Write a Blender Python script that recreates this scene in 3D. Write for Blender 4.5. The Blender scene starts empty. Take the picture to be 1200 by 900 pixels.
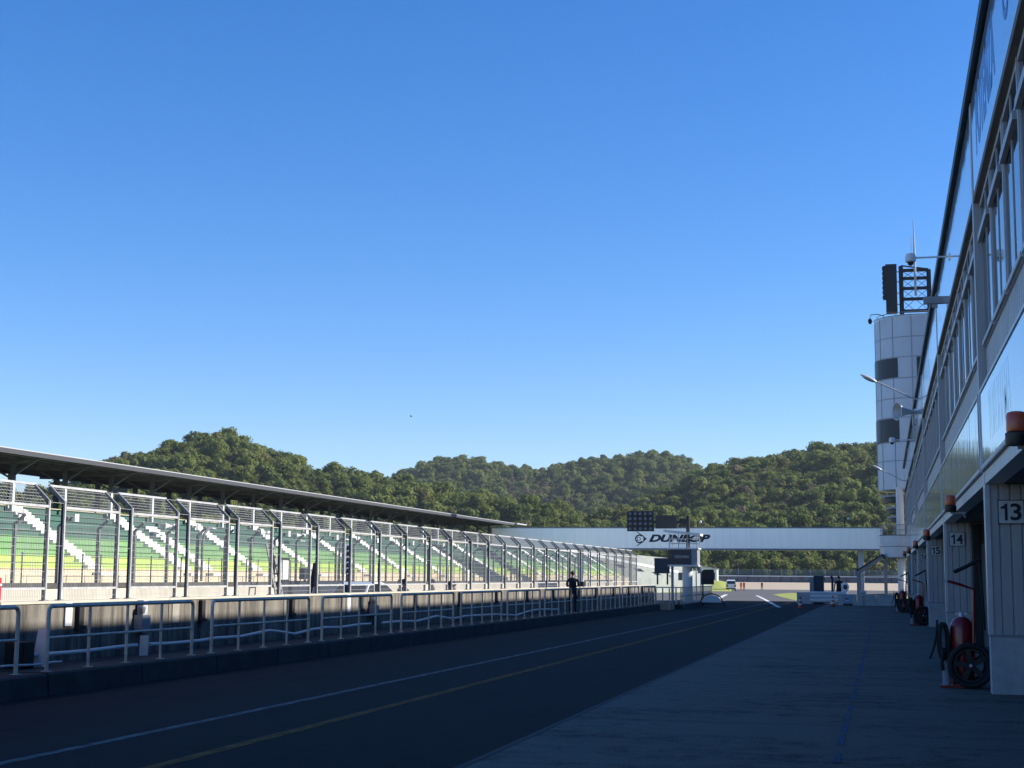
import bpy, bmesh, math, random
from mathutils import Vector, Matrix
random.seed(7)
PI = math.pi
SC = bpy.context.scene
COL = SC.collection

# ------------------------------------------------------------------ camera model
F_PX, H_CAM, ROLL = 1740.0, 1.9, 0.008
_c, _s = math.cos(ROLL), math.sin(ROLL)
_dx, _dy = 1036-600, 678-450
_ux, _uy = _c*_dx+_s*_dy, -_s*_dx+_c*_dy
PITCH = math.atan(_uy/F_PX)
YAW = math.atan2(_ux, _uy*math.sin(PITCH)+F_PX*math.cos(PITCH))
R0 = Vector((math.cos(YAW), math.sin(YAW), 0))
FW = Vector((-math.sin(YAW)*math.cos(PITCH), math.cos(YAW)*math.cos(PITCH), math.sin(PITCH)))
U0 = R0.cross(FW)
CR = _c*R0+_s*U0
CU = -_s*R0+_c*U0
CAM = Vector((0, 0, H_CAM))
def ray(x, y): return FW*F_PX + CR*(x-600) - CU*(y-450)
def AX(x, y, X): r = ray(x, y); return CAM + r*(X/r.x)
def AY(x, y, Y): r = ray(x, y); return CAM + r*(Y/r.y)
def AZ(x, y, Z): r = ray(x, y); return CAM + r*((Z-H_CAM)/r.z)

cam_d = bpy.data.cameras.new('camera'); cam = bpy.data.objects.new('camera', cam_d); COL.objects.link(cam)
cam_d.sensor_width = 36; cam_d.lens = 36*F_PX/1200; cam_d.clip_start = .1; cam_d.clip_end = 9000
M = Matrix((CR, CU, -FW)).transposed().to_4x4(); M.translation = CAM
cam.matrix_world = M
SC.camera = cam

# ------------------------------------------------------------------ materials
MATS = {}
def mat(name, col, rough=.7, metal=0, spec=.5, noise=0, nscale=(1, 1, 1), ns=2.0, col2=None, coat=0, bump=0, bscale=30, detail=4, lo=.35, hi=.65):
    """Principled with world-space noise mixing two colours."""
    if name in MATS: return MATS[name]
    m = bpy.data.materials.new(name); m.use_nodes = True
    nt = m.node_tree; b = nt.nodes['Principled BSDF']
    b.inputs['Roughness'].default_value = rough; b.inputs['Metallic'].default_value = metal
    b.inputs['Specular IOR Level'].default_value = spec; b.inputs['Coat Weight'].default_value = coat
    b.inputs['Base Color'].default_value = (*col, 1)
    if noise or bump:
        g = nt.nodes.new('ShaderNodeNewGeometry'); mp = nt.nodes.new('ShaderNodeMapping')
        mp.inputs['Scale'].default_value = nscale
        nt.links.new(g.outputs['Position'], mp.inputs['Vector'])
    if noise:
        n = nt.nodes.new('ShaderNodeTexNoise'); n.inputs['Scale'].default_value = ns; n.inputs['Detail'].default_value = detail
        n.inputs['Roughness'].default_value = .65
        nt.links.new(mp.outputs[0], n.inputs['Vector'])
        r = nt.nodes.new('ShaderNodeValToRGB')
        r.color_ramp.elements[0].position = lo; r.color_ramp.elements[1].position = hi
        c2 = col2 if col2 else tuple(v*(1-noise) for v in col)
        r.color_ramp.elements[0].color = (*c2, 1); r.color_ramp.elements[1].color = (*col, 1)
        nt.links.new(n.outputs['Fac'], r.inputs[0]); nt.links.new(r.outputs[0], b.inputs['Base Color'])
    if bump:
        n2 = nt.nodes.new('ShaderNodeTexNoise'); n2.inputs['Scale'].default_value = bscale; n2.inputs['Detail'].default_value = 3
        nt.links.new(g.outputs['Position'], n2.inputs['Vector'])
        bp = nt.nodes.new('ShaderNodeBump'); bp.inputs['Strength'].default_value = bump; bp.inputs['Distance'].default_value = .02
        nt.links.new(n2.outputs['Fac'], bp.inputs['Height']); nt.links.new(bp.outputs[0], b.inputs['Normal'])
    MATS[name] = m
    return m

def ground_mat(name, col, col2, fine, streak_axis_scale, rough=.85, crack=0, streak=.5, col3=None):
    """Asphalt / concrete slab: long wear streaks, blotches, aggregate grain."""
    m = bpy.data.materials.new(name); m.use_nodes = True; nt = m.node_tree; b = nt.nodes['Principled BSDF']
    L = nt.links.new; N = nt.nodes.new
    g = N('ShaderNodeNewGeometry'); mp = N('ShaderNodeMapping'); mp.inputs['Scale'].default_value = streak_axis_scale
    L(g.outputs['Position'], mp.inputs['Vector'])
    n1 = N('ShaderNodeTexNoise'); n1.inputs['Scale'].default_value = 1; n1.inputs['Detail'].default_value = 6; n1.inputs['Roughness'].default_value = .7
    L(mp.outputs[0], n1.inputs['Vector'])
    n2 = N('ShaderNodeTexNoise'); n2.inputs['Scale'].default_value = .35; n2.inputs['Detail'].default_value = 5
    L(g.outputs['Position'], n2.inputs['Vector'])
    n3 = N('ShaderNodeTexNoise'); n3.inputs['Scale'].default_value = fine; n3.inputs['Detail'].default_value = 2
    L(g.outputs['Position'], n3.inputs['Vector'])
    n4 = N('ShaderNodeTexNoise'); n4.inputs['Scale'].default_value = 2.6; n4.inputs['Detail'].default_value = 7; n4.inputs['Roughness'].default_value = .75
    L(g.outputs['Position'], n4.inputs['Vector'])
    prev = None
    for node, wgt in ((n1, streak), (n2, .4), (n3, .55), (n4, .65)):
        a = N('ShaderNodeMath'); a.operation = 'MULTIPLY_ADD'; a.inputs[1].default_value = wgt; a.inputs[2].default_value = 0
        L(node.outputs['Fac'], a.inputs[0])
        if prev: L(prev.outputs[0], a.inputs[2])
        prev = a
    tot = .5*(streak+1.6)
    r = N('ShaderNodeValToRGB'); r.color_ramp.elements[0].position = max(0, tot-.20); r.color_ramp.elements[1].position = min(1, tot+.16)
    r.color_ramp.elements[0].color = (*col2, 1); r.color_ramp.elements[1].color = (*col, 1)
    L(prev.outputs[0], r.inputs[0])
    L(r.outputs[0], b.inputs['Base Color']); b.inputs['Roughness'].default_value = rough
    b.inputs['Specular IOR Level'].default_value = .12
    bp = N('ShaderNodeBump'); bp.inputs['Strength'].default_value = .35; bp.inputs['Distance'].default_value = .006
    L(n3.outputs['Fac'], bp.inputs['Height']); L(bp.outputs[0], b.inputs['Normal'])
    MATS[name] = m
    return m

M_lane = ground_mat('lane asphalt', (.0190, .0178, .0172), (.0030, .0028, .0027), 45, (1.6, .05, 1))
M_apron = ground_mat('apron concrete', (.185, .152, .122), (.037, .030, .025), 38, (.14, 1.1, 1), streak=.4)
M_track = ground_mat('track asphalt', (.15, .145, .135), (.10, .098, .095), 30, (.9, .04, 1))
M_runoff = ground_mat('run off asphalt', (.13, .128, .124), (.085, .085, .085), 8, (.05, .25, 1))
M_white = mat('white road paint', (.27, .26, .24), .9, spec=.1, noise=.75, ns=3.5, detail=8, nscale=(4, .8, 1))
M_whiteb = mat('bright white road paint', (.75, .75, .72), .7, noise=.2, ns=2)
M_yellow = mat('worn yellow paint', (.33, .155, .055), .9, spec=.1, noise=.7, ns=3, detail=8, nscale=(4, .8, 1))
M_blue = mat('worn blue paint', (.035, .10, .19), .85, noise=.65, ns=2.2, detail=8, nscale=(8, 1.2, 1))
M_conc = mat('stained concrete', (.215, .195, .16), .9, noise=.6, col2=(.062, .053, .042), nscale=(2.6, 2.6, .35), ns=1.6, detail=9, bump=.3, bscale=14, lo=.36, hi=.6)
M_conc2 = mat('pale concrete', (.58, .53, .43), .9, noise=.22, nscale=(.8, .8, .4), ns=1.2, detail=6)
M_kerbc = mat('dark kerb concrete', (.05, .048, .046), .92, noise=.5, ns=1.6, detail=8, bump=.3, bscale=12)  # dark mottled tone for kerb and island
M_block = mat('grey concrete plinth', (.55, .55, .54), .85, noise=.25, ns=2.2, detail=7, bump=.15, bscale=25)
M_galv = mat('galvanised steel', (.56, .565, .57), .5, metal=.15, noise=.25, ns=6)
M_fpost = mat('grey painted fence steel', (.20, .205, .21), .6, metal=0, noise=.25, ns=5)
M_wire = mat('wire', (.34, .34, .34), .5, metal=.1)
M_rail = mat('weathered pale grey tube', (.80, .69, .53), .55, metal=0, noise=.35, ns=5, detail=6)
M_dark = mat('black painted metal', (.012, .013, .016), .5)
M_darkb = mat('dark blue panel', (.025, .035, .06), .5, noise=.3, ns=2)
M_rub = mat('black rubber', (.014, .014, .015), .75)
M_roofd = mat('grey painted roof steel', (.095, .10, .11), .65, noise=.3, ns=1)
M_roofw = mat('pale roof edge', (.45, .45, .45), .6)
M_white_p = mat('white paint', (.78, .78, .76), .5, noise=.08, ns=1.2)
M_cream = mat('cream painted concrete', (.68, .58, .40), .85, noise=.14, ns=.7, detail=6)
M_lime = mat('lime green paint', (.46, .62, .14), .7, noise=.12, ns=.8)
M_green = mat('mid green paint', (.19, .37, .14), .7, noise=.15, ns=.8)
M_dgreen = mat('dark green paint', (.055, .135, .10), .7, noise=.2, ns=.8)
M_stairw = mat('white painted step', (.76, .74, .68), .75, noise=.1, ns=2)
M_clad = mat('grey ribbed cladding', (.48, .48, .48), .5, metal=.15, noise=.18, nscale=(1, 1, .3), ns=1.5, detail=6)
M_trim = mat('pale aluminium trim', (.62, .63, .64), .42, metal=.2, noise=.15, ns=3)
M_pillar = mat('steel grey pillar', (.48, .49, .50), .45, metal=.1, noise=.12, nscale=(1, 1, .2), ns=2)
M_frame = mat('window aluminium', (.48, .49, .50), .42, metal=.15, noise=.1, ns=3)
M_glass = mat('window glass', (.03, .045, .06), .04, spec=.6, noise=.0)
M_soffit = mat('soffit board', (.19, .185, .18), .8, noise=.3, ns=1.4)
M_gutter = mat('dark bronze gutter', (.022, .024, .022), .5, noise=.25, ns=2)
M_board = mat('glossy pale blue board', (.44, .60, .72), .09, spec=.5, noise=.05, nscale=(1, 3, .12), ns=2.5, col2=(.38, .54, .68), coat=.6)
M_board2 = mat('glossy pale board', (.42, .50, .52), .13, spec=.5, noise=.2, nscale=(1, 3.5, .1), ns=2.5, col2=(.32, .40, .40), coat=.7)
M_letter = mat('blue vinyl lettering', (.14, .33, .70), .45, spec=.25)
M_faint = mat('faded ghost lettering', (.36, .51, .63), .11, coat=.6)
M_towr = mat('tower metal panel', (.50, .53, .58), .38, metal=.25, noise=.1, nscale=(1, 1, .4), ns=1.2)
M_seam = mat('dark panel joint', (.07, .08, .10), .6)
M_bridge = mat('bridge white sheet', (.92, .93, .94), .32, metal=.75, noise=.07, nscale=(2, 2, .15), ns=1.6)
M_navy = mat('navy sign face', (.008, .012, .03), .35)
M_red = mat('red enamel', (.26, .008, .014), .35, coat=.3, noise=.2, ns=4)
M_redsign = mat('bright red sign', (.75, .03, .04), .5)
M_beacon = mat('red beacon plastic', (.52, .075, .02), .25, spec=.6)
M_cone = mat('orange cone rubber', (.60, .07, .025), .6)
M_lampglass = mat('lamp lens', (.16, .17, .18), .2)
M_sign = mat('off white sign plate', (.62, .64, .63), .45, noise=.1, ns=5)
M_ink = mat('navy ink', (.012, .016, .035), .5)
M_cloth = mat('black cloth', (.014, .015, .02), .85, noise=.3, ns=9)
M_cloth2 = mat('dark navy cloth', (.02, .022, .035), .85, noise=.3, ns=9)
M_cloth3 = mat('orange overall', (.50, .09, .03), .85)
M_cloth4 = mat('dark red overall', (.30, .03, .03), .85)
M_skin = mat('skin', (.42, .25, .18), .6)
M_hair = mat('black hair', (.012, .011, .01), .6)
M_carw = mat('white car paint', (.74, .75, .76), .3, coat=.6)
M_cargl = mat('car glass', (.015, .018, .022), .05)
M_tail = mat('red lamp lens', (.45, .01, .015), .2)
M_grey = mat('mid grey paint', (.30, .31, .33), .5, noise=.15, ns=2)
M_tyrew = mat('stacked tyre wall', (.13, .14, .17), .8, noise=.55, nscale=(1, 1, 2.5), ns=1.3, col2=(.06, .065, .085))
M_gravel = mat('tan gravel', (.50, .40, .27), .95, noise=.22, ns=.25, detail=9, bump=.3, bscale=4)
M_grassy = mat('dry yellow green grass', (.36, .36, .055), .95, noise=.4, ns=.5, detail=9, col2=(.20, .24, .04))
M_grassd = mat('rough grass', (.09, .11, .03), .95, noise=.5, ns=.2, detail=8, col2=(.13, .085, .045))
M_earth = mat('hill soil', (.055, .06, .025), 1, noise=.5, ns=.05, detail=8, col2=(.03, .025, .014))
M_mesh_far = mat('far fence green', (.13, .17, .15), .7)

def wavy(m, scale, strength, dist):
    nt = m.node_tree; N = nt.nodes.new; L = nt.links.new; b = nt.nodes['Principled BSDF']
    g = N('ShaderNodeNewGeometry'); mp = N('ShaderNodeMapping'); mp.inputs['Scale'].default_value = scale; L(g.outputs['Position'], mp.inputs['Vector'])
    n = N('ShaderNodeTexNoise'); n.inputs['Scale'].default_value = 1; n.inputs['Detail'].default_value = 3; L(mp.outputs[0], n.inputs['Vector'])
    bp = N('ShaderNodeBump'); bp.inputs['Strength'].default_value = strength; bp.inputs['Distance'].default_value = dist
    L(n.outputs['Fac'], bp.inputs['Height']); L(bp.outputs[0], b.inputs['Normal']); L(bp.outputs[0], b.inputs['Coat Normal'])
wavy(M_board2, (1, 2.2, .12), .5, .03); wavy(M_board, (1, 1.1, .15), .35, .02)

# ------------------------------------------------------------------ mesh builder
class MB:
    def __init__(s): s.v = []; s.f = []; s.m = []; s.sm = []
    def add(s, vs, fs, mi=0, smooth=False):
        o = len(s.v); s.v += [tuple(p) for p in vs]
        for f in fs: s.f.append(tuple(i+o for i in f)); s.m.append(mi); s.sm.append(smooth)
        return s
    def box(s, x0, x1, y0, y1, z0, z1, mi=0):
        if x0 > x1: x0, x1 = x1, x0
        if y0 > y1: y0, y1 = y1, y0
        if z0 > z1: z0, z1 = z1, z0
        return s.add([(x0,y0,z0),(x1,y0,z0),(x1,y1,z0),(x0,y1,z0),(x0,y0,z1),(x1,y0,z1),(x1,y1,z1),(x0,y1,z1)],
              [(0,3,2,1),(4,5,6,7),(0,1,5,4),(1,2,6,5),(2,3,7,6),(3,0,4,7)], mi)
    def bar(s, p, q, w, h=None, up=(0,0,1), mi=0):
        p, q = Vector(p), Vector(q); h = w if h is None else h
        d = (q-p).normalized(); u = Vector(up)
        if abs(d.dot(u)) > .98: u = Vector((0,1,0))
        a = d.cross(u).normalized()*w/2; b = a.cross(d).normalized()*h/2
        vs = [p-a-b, p+a-b, p+a+b, p-a+b, q-a-b, q+a-b, q+a+b, q-a+b]
        return s.add(vs, [(0,1,2,3),(7,6,5,4),(4,5,1,0),(5,6,2,1),(6,7,3,2),(7,4,0,3)], mi)
    def tube(s, pts, r, n=8, mi=0, cap=True):
        pts = [Vector(p) for p in pts]; rs = r if isinstance(r, (list, tuple)) else [r]*len(pts)
        rings = []; prev = None
        for i, p in enumerate(pts):
            d = (pts[min(i+1, len(pts)-1)]-pts[max(i-1, 0)]).normalized()
            if prev is None:
                u = Vector((0,0,1)) if abs(d.z) < .95 else Vector((1,0,0))
                a = d.cross(u).normalized()
            else:
                a = (prev - d*prev.dot(d)).normalized()
            prev = a; b = d.cross(a)
            rings.append([p+(a*math.cos(2*PI*k/n)+b*math.sin(2*PI*k/n))*rs[i] for k in range(n)])
        vs = [v for rg in rings for v in rg]; fs = []
        for i in range(len(rings)-1):
            for k in range(n):
                k2 = (k+1) % n; fs.append((i*n+k, i*n+k2, (i+1)*n+k2, (i+1)*n+k))
        s.add(vs, fs, mi, True)
        if cap:
            s.add(rings[0], [tuple(range(n-1, -1, -1))], mi); s.add(rings[-1], [tuple(range(n))], mi)
        return s
    def lathe(s, prof, c=(0,0,0), axis=(0,0,1), n=20, mi=0):
        ax = Vector(axis).normalized(); u = Vector((1,0,0)) if abs(ax.x) < .9 else Vector((0,1,0))
        a = ax.cross(u).normalized(); b = ax.cross(a); c = Vector(c)
        vs = []
        for r, z in prof:
            for k in range(n): vs.append(c+ax*z+(a*math.cos(2*PI*k/n)+b*math.sin(2*PI*k/n))*r)
        fs = []
        for i in range(len(prof)-1):
            for k in range(n):
                k2 = (k+1) % n; fs.append((i*n+k, i*n+k2, (i+1)*n+k2, (i+1)*n+k))
        return s.add(vs, fs, mi, True)
    def torus(s, c, axis, R, r, n=24, m=8, mi=0):
        ax = Vector(axis).normalized(); u = Vector((1,0,0)) if abs(ax.x) < .9 else Vector((0,0,1))
        a = ax.cross(u).normalized(); b = ax.cross(a); c = Vector(c); vs = []; fs = []
        for i in range(n):
            d = a*math.cos(2*PI*i/n)+b*math.sin(2*PI*i/n)
            for j in range(m): vs.append(c+d*(R+r*math.cos(2*PI*j/m))+ax*r*math.sin(2*PI*j/m))
        for i in range(n):
            for j in range(m):
                fs.append((i*m+j, ((i+1)%n)*m+j, ((i+1)%n)*m+(j+1)%m, i*m+(j+1)%m))
        return s.add(vs, fs, mi, True)
    def prism(s, poly, plane, a, b, mi=0):
        """poly of 2D points extruded from a to b along the axis missing in plane ('xz' -> y, 'yz' -> x, 'xy' -> z)."""
        def P(u, v, w): return {'xz': (u, w, v), 'yz': (w, u, v), 'xy': (u, v, w)}[plane]
        n = len(poly); vs = [P(u, v, a) for u, v in poly]+[P(u, v, b) for u, v in poly]
        fs = [tuple(range(n)), tuple(range(2*n-1, n-1, -1))]+[(i, i+n, (i+1)%n+n, (i+1)%n) for i in range(n)]
        return s.add(vs, fs, mi)
    def ell(s, c, r, n=12, m=8, mi=0, M=None):
        vs = []; fs = []
        for i in range(m+1):
            t = PI*i/m
            for k in range(n):
                p = Vector((r[0]*math.sin(t)*math.cos(2*PI*k/n), r[1]*math.sin(t)*math.sin(2*PI*k/n), r[2]*math.cos(t)))
                if M is not None: p = M @ p
                vs.append(Vector(c)+p)
        for i in range(m):
            for k in range(n): fs.append((i*n+k, (i+1)*n+k, (i+1)*n+(k+1)%n, i*n+(k+1)%n))
        return s.add(vs, fs, mi, True)
    def build(s, name, mats, parent=None, fix=True):
        me = bpy.data.meshes.new(name)
        me.from_pydata(s.v, [], s.f)
        if not isinstance(mats, (list, tuple)): mats = [mats]
        for m in mats: me.materials.append(m)
        me.polygons.foreach_set('material_index', s.m)
        me.polygons.foreach_set('use_smooth', s.sm)
        if fix:
            bm = bmesh.new(); bm.from_mesh(me); bmesh.ops.recalc_face_normals(bm, faces=bm.faces); bm.to_mesh(me); bm.free()
        if any(s.sm): me.set_sharp_from_angle(angle=math.radians(40))
        o = bpy.data.objects.new(name, me); COL.objects.link(o)
        if parent is not None: o.parent = parent
        return o

def tag(o, label, cat, group=None):
    o['label'] = label; o['category'] = cat
    if group: o['group'] = group
    return o
def thing(name, label, cat, loc=(0,0,0), rz=0, group=None):
    o = bpy.data.objects.new(name, None); COL.objects.link(o); o.location = loc; o.rotation_euler = (0,0,rz)
    o.empty_display_size = .2
    return tag(o, label, cat, group)
def struct(o, kind='structure'): o['kind'] = kind; return o
KIDS = {}
def kids(o): return [c for c in bpy.data.objects if c.parent == o]
def dup(root, loc, label, rz=None):
    r = root.copy(); COL.objects.link(r); r.location = loc; r['label'] = label
    if rz is not None: r.rotation_euler = (0,0,rz)
    for ch in kids(root):
        c = ch.copy(); COL.objects.link(c); c.parent = r
        for g in kids(ch):
            d = g.copy(); COL.objects.link(d); d.parent = c
    return r
ORD = ['first','second','third','fourth','fifth','sixth','seventh','eighth','ninth','tenth','eleventh','twelfth','thirteenth','fourteenth',
       'fifteenth','sixteenth','seventeenth','eighteenth','nineteenth','twentieth','twenty-first','twenty-second','twenty-third','twenty-fourth',
       'twenty-fifth','twenty-sixth','twenty-seventh','twenty-eighth','twenty-ninth','thirtieth','thirty-first','thirty-second','thirty-third']

def text_mesh(name, s, w, h, m, parent, M, depth=.004, shear=0, bold=0, space=1.0):
    """Lettering converted to a mesh, fitted to w x h, placed by matrix M (local x = reading direction, y = up, z = out)."""
    cu = bpy.data.curves.new(name, 'FONT'); cu.body = s; cu.align_x = 'CENTER'; cu.align_y = 'CENTER'
    cu.size = 1; cu.extrude = .02; cu.shear = shear; cu.offset = bold; cu.space_character = space
    t = bpy.data.objects.new(name+'_tmp', cu); COL.objects.link(t); bpy.context.view_layer.update()
    me = bpy.data.meshes.new_from_object(t.evaluated_get(bpy.context.evaluated_depsgraph_get()))
    bpy.data.objects.remove(t); bpy.data.curves.remove(cu)
    xs = [v.co.x for v in me.vertices]; ys = [v.co.y for v in me.vertices]; zs = [v.co.z for v in me.vertices]
    cx, cy = (min(xs)+max(xs))/2, (min(ys)+max(ys))/2
    kx = w/(max(xs)-min(xs)); ky = h/(max(ys)-min(ys)); kz = depth/(max(zs)-min(zs))
    for v in me.vertices: v.co = M @ Vector(((v.co.x-cx)*kx, (v.co.y-cy)*ky, (v.co.z-min(zs))*kz))
    me.materials.clear(); me.materials.append(m); me.name = name
    o = bpy.data.objects.new(name, me); COL.objects.link(o)
    if parent is not None: o.parent = parent
    return o
def frame(c, x, y):
    x = Vector(x).normalized(); y = Vector(y).normalized(); z = x.cross(y)
    m = Matrix((x, y, z)).transposed().to_4x4(); m.translation = Vector(c); return m

# ------------------------------------------------------------------ sun, sky, exposure
AI, DU, OZ, SA, TI = 1.0, .05, 3.5, 1.3, (.74, .75, .93, 1)
SUN_AZ, SUN_EL = math.radians(18), math.radians(30.13)     # azimuth from +x towards +y
to_sun = Vector((math.cos(SUN_EL)*math.cos(SUN_AZ), math.cos(SUN_EL)*math.sin(SUN_AZ), math.sin(SUN_EL)))
sd = bpy.data.lights.new('sun', 'SUN'); sd.energy = 5.0; sd.angle = math.radians(.53); sd.color = (1, .945, .855)
so = bpy.data.objects.new('sun', sd); COL.objects.link(so); so.rotation_euler = to_sun.to_track_quat('Z', 'Y').to_euler()
W = bpy.data.worlds.new('World'); SC.world = W; W.use_nodes = True
nt = W.node_tree; bg = nt.nodes['Background']
sky = nt.nodes.new('ShaderNodeTexSky'); sky.sky_type = 'NISHITA'; sky.sun_disc = False
sky.sun_elevation = SUN_EL; sky.sun_rotation = PI/2 - SUN_AZ
sky.altitude = 0; sky.air_density = AI; sky.dust_density = DU; sky.ozone_density = OZ
hs = nt.nodes.new('ShaderNodeHueSaturation'); hs.inputs['Saturation'].default_value = SA
tint = nt.nodes.new('ShaderNodeMix'); tint.data_type = 'RGBA'; tint.blend_type = 'MULTIPLY'; tint.inputs[0].default_value = 1
tint.inputs[7].default_value = TI
nt.links.new(sky.outputs[0], hs.inputs['Color']); nt.links.new(hs.outputs[0], tint.inputs[6]); nt.links.new(tint.outputs[2], bg.inputs['Color'])
bg.inputs['Strength'].default_value = .122
SC.view_settings.view_transform = 'Standard'; SC.view_settings.look = 'None'
SC.view_settings.exposure = .72; SC.view_settings.gamma = 1
SC.cycles.max_bounces = 6; SC.cycles.transparent_max_bounces = 8

# ------------------------------------------------------------------ terrain and hills
def lerp(a, b, t): return a+(b-a)*t
def sstep(t): t = max(0, min(1, t)); return t*t*(3-2*t)
def gz(y):
    if y < 130: return 0
    if y < 300: return -.55*sstep((y-130)/170)
    if y < 415: return -.55+1.15*sstep((y-300)/115)
    return .6
def az_of(px): r = ray(px, 600); return math.atan2(r.x, r.y)
def tan_of(px, py): r = ray(px, py); return r.z/math.hypot(r.x, r.y)
def profile(pts): return sorted((az_of(x), tan_of(x, y)) for x, y in pts)
def pinterp(P, a):
    if a <= P[0][0]: return P[0][1]
    for (a0, t0), (a1, t1) in zip(P, P[1:]):
        if a <= a1:
            u = (a-a0)/(a1-a0); return lerp(t0, t1, sstep(u)*.5+u*.5)
    return P[-1][1]
RIDGES = [   # (distance, front width, crest profile as seen, canopy height)
 ('left', 610, 175, profile([(-300,640),(-100,590),(0,571),(60,572),(85,556),(105,546),(122,538),(150,531),(180,523),(215,514),(255,507),(290,515),(330,530),(370,548),(430,556),(480,562),(540,580),(620,612),(700,650)])),
 ('front', 545, 85, profile([(-300,640),(300,600),(380,570),(480,575),(560,584),(620,592),(690,602),(740,600),(800,606),(900,606),(1030,603),(1300,600)])),
 ('right', 760, 300, profile([(600,650),(680,610),(740,588),(790,567),(822,549),(835,544),(870,537),(920,530),(970,521),(1000,518),(1030,518),(1100,515),(1200,520),(1400,560)])),
 ('back', 1150, 380, profile([(200,640),(340,590),(430,570),(478,553),(500,542),(530,537),(570,541),(590,548),(640,550),(660,544),(700,538),(760,532),(790,534),(815,545),(850,560),(920,590),(1000,640)])),
]
CANOPY = {'left': 7.8, 'front': 5.5, 'right': 9.5, 'back': 8.3}
def bumps(x, y):
    return (math.sin(x*.021+1.3)*math.cos(y*.017+.4)+.6*math.sin(x*.047-y*.039)+.35*math.sin(x*.09+y*.11+2))
def hill(x, y):
    r = math.hypot(x, y); a = math.atan2(x, y)
    base = gz(y if y > 0 else 0); best = base; which = None
    for nme, R, Wd, P in RIDGES:
        Rr = R*(1+.02*math.sin(a*9+len(nme)))
        crest = H_CAM+pinterp(P, a)*Rr - CANOPY[nme]
        if crest < 0: crest = 0
        if r < Rr: t = (r-(Rr-Wd))/Wd; s = sstep(t)**.9
        else: s = 1-.75*sstep((r-Rr)/(Wd*.9))
        h = crest*s
        if s > 0 and r < Rr: h += bumps(x, y)*2.6*s*(1-s)*2.2*(1.6 if nme == 'back' else 1)
        if h > best: best = h; which = (nme, r-Rr)
    return best, which
TB = MB(); NA, RAD = 150, [0, 30, 60, 100, 130, 170, 220, 270, 320, 360, 400]+[425+12*i for i in range(40)]+[920+20*i for i in range(36)]+[1750, 1900]
a0, a1 = math.radians(-75), math.radians(60)
vs = []; fs = []
for r in RAD:
    for k in range(NA+1):
        a = lerp(a0, a1, k/NA); x, y = r*math.sin(a), r*math.cos(a)
        z = hill(x, y)[0] if r > 320 else gz(y)
        if r <= 5: x, y = (k-NA/2)*.5, -60; z = 0
        if 60 > r > 5: pass
        if r > 2000: z = min(z, 20)
        vs.append((x, y, z-.12))
n = NA+1
for i in range(len(RAD)-1):
    for k in range(NA): fs.append((i*n+k, i*n+k+1, (i+1)*n+k+1, (i+1)*n+k))
TB.add(vs, fs, 0, True)
struct(TB.build('hills', M_earth))
gb = MB(); gb.add([(-1900,-300,-1.3),(1900,-300,-1.3),(1900,2000,-1.3),(-1900,2000,-1.3)], [(0,1,2,3)])
struct(gb.build('ground', M_grassd))

def sheet(name, m, rows, off, kind='structure', dy=10):
    """Ground sheet following gz: rows = [(y, xl, xr)], resampled along y."""
    b = MB(); vs = []; fs = []; R = []
    for (y0, l0, r0), (y1, l1, r1) in zip(rows, rows[1:]):
        k = max(1, int((y1-y0)/dy))
        for i in range(k): t = i/k; R.append((lerp(y0, y1, t), lerp(l0, l1, t), lerp(r0, r1, t)))
    R.append(rows[-1])
    for y, l, r in R: vs += [(l, y, gz(y)+off), (r, y, gz(y)+off)]
    for i in range(len(R)-1): fs.append((2*i, 2*i+1, 2*i+3, 2*i+2))
    b.add(vs, fs); o = b.build(name, m); struct(o, kind); return o
KX, LEX, AX1 = -12.55, -4.13, 14.0
sheet('pit_lane', M_lane, [(-40, KX, LEX), (124, KX, LEX)], .004)
sheet('pit_apron', M_apron, [(-40, LEX, AX1), (124, LEX, AX1)], .004)
sheet('race_track', M_track, [(-60, -26, -14.2), (124, -26, -14.2)], .004)
sheet('infield_strip', M_track, [(88, -14.2, KX), (124, -14.2, KX)], .004)
sheet('exit_road', M_runoff, [(124, -60, 8), (200, -60, -4), (262, -70, 4), (312, -80, 10)], .004)
sheet('gravel_trap', M_gravel, [(311, -90, 30), (424, -120, 60)], .012)
sheet('grass_verge', M_grassy, [(128, -7.2, 6), (150, -9.8, 6), (185, -13.2, 1), (222, -13.5, -10)], .014)
sheet('grass_field', M_grassy, [(196, -60, -26.5), (236, -70, -29), (308, -90, -41)], .014)
sheet('white_lane_line', M_white, [(-40, -8.64, -8.50), (118, -8.64, -8.50)], .008)
sheet('yellow_lane_line', M_yellow, [(-40, -7.10, -6.92), (118, -7.10, -6.92)], .008)
b = MB()
y = 4.0; rr = random.Random(3)
while y < 100:
    l = rr.uniform(.5, 1.3)
    b.add([(-.57+rr.uniform(-.01,.01), y, .0085), (-.49, y, .0085), (-.49+rr.uniform(-.01,.01), y+l, .0085), (-.57, y+l, .0085)], [(0,1,2,3)])
    y += l+rr.uniform(.12, .9)
struct(b.build('blue_dashed_line', M_blue))
def road_line(name, p, q, w):
    b = MB(); p, q = Vector(p), Vector(q); d = (q-p).normalized(); nn = Vector((d.y, -d.x, 0))*w/2
    k = 8; vs = []; fs = []
    for i in range(k+1):
        c = p.lerp(q, i/k)
        for sg in (-1, 1): e = c+nn*sg; vs.append((e.x, e.y, gz(e.y)+.009))
    for i in range(k): fs.append((2*i, 2*i+1, 2*i+3, 2*i+2))
    b.add(vs, fs); struct(b.build(name, M_whiteb))
road_line('white_exit_line', (-12.5, 112, 0), (-17.9, 176, 0), .42)
road_line('white_exit_line', (-6.6, 98, 0), (-13.6, 166, 0), .28)
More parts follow.
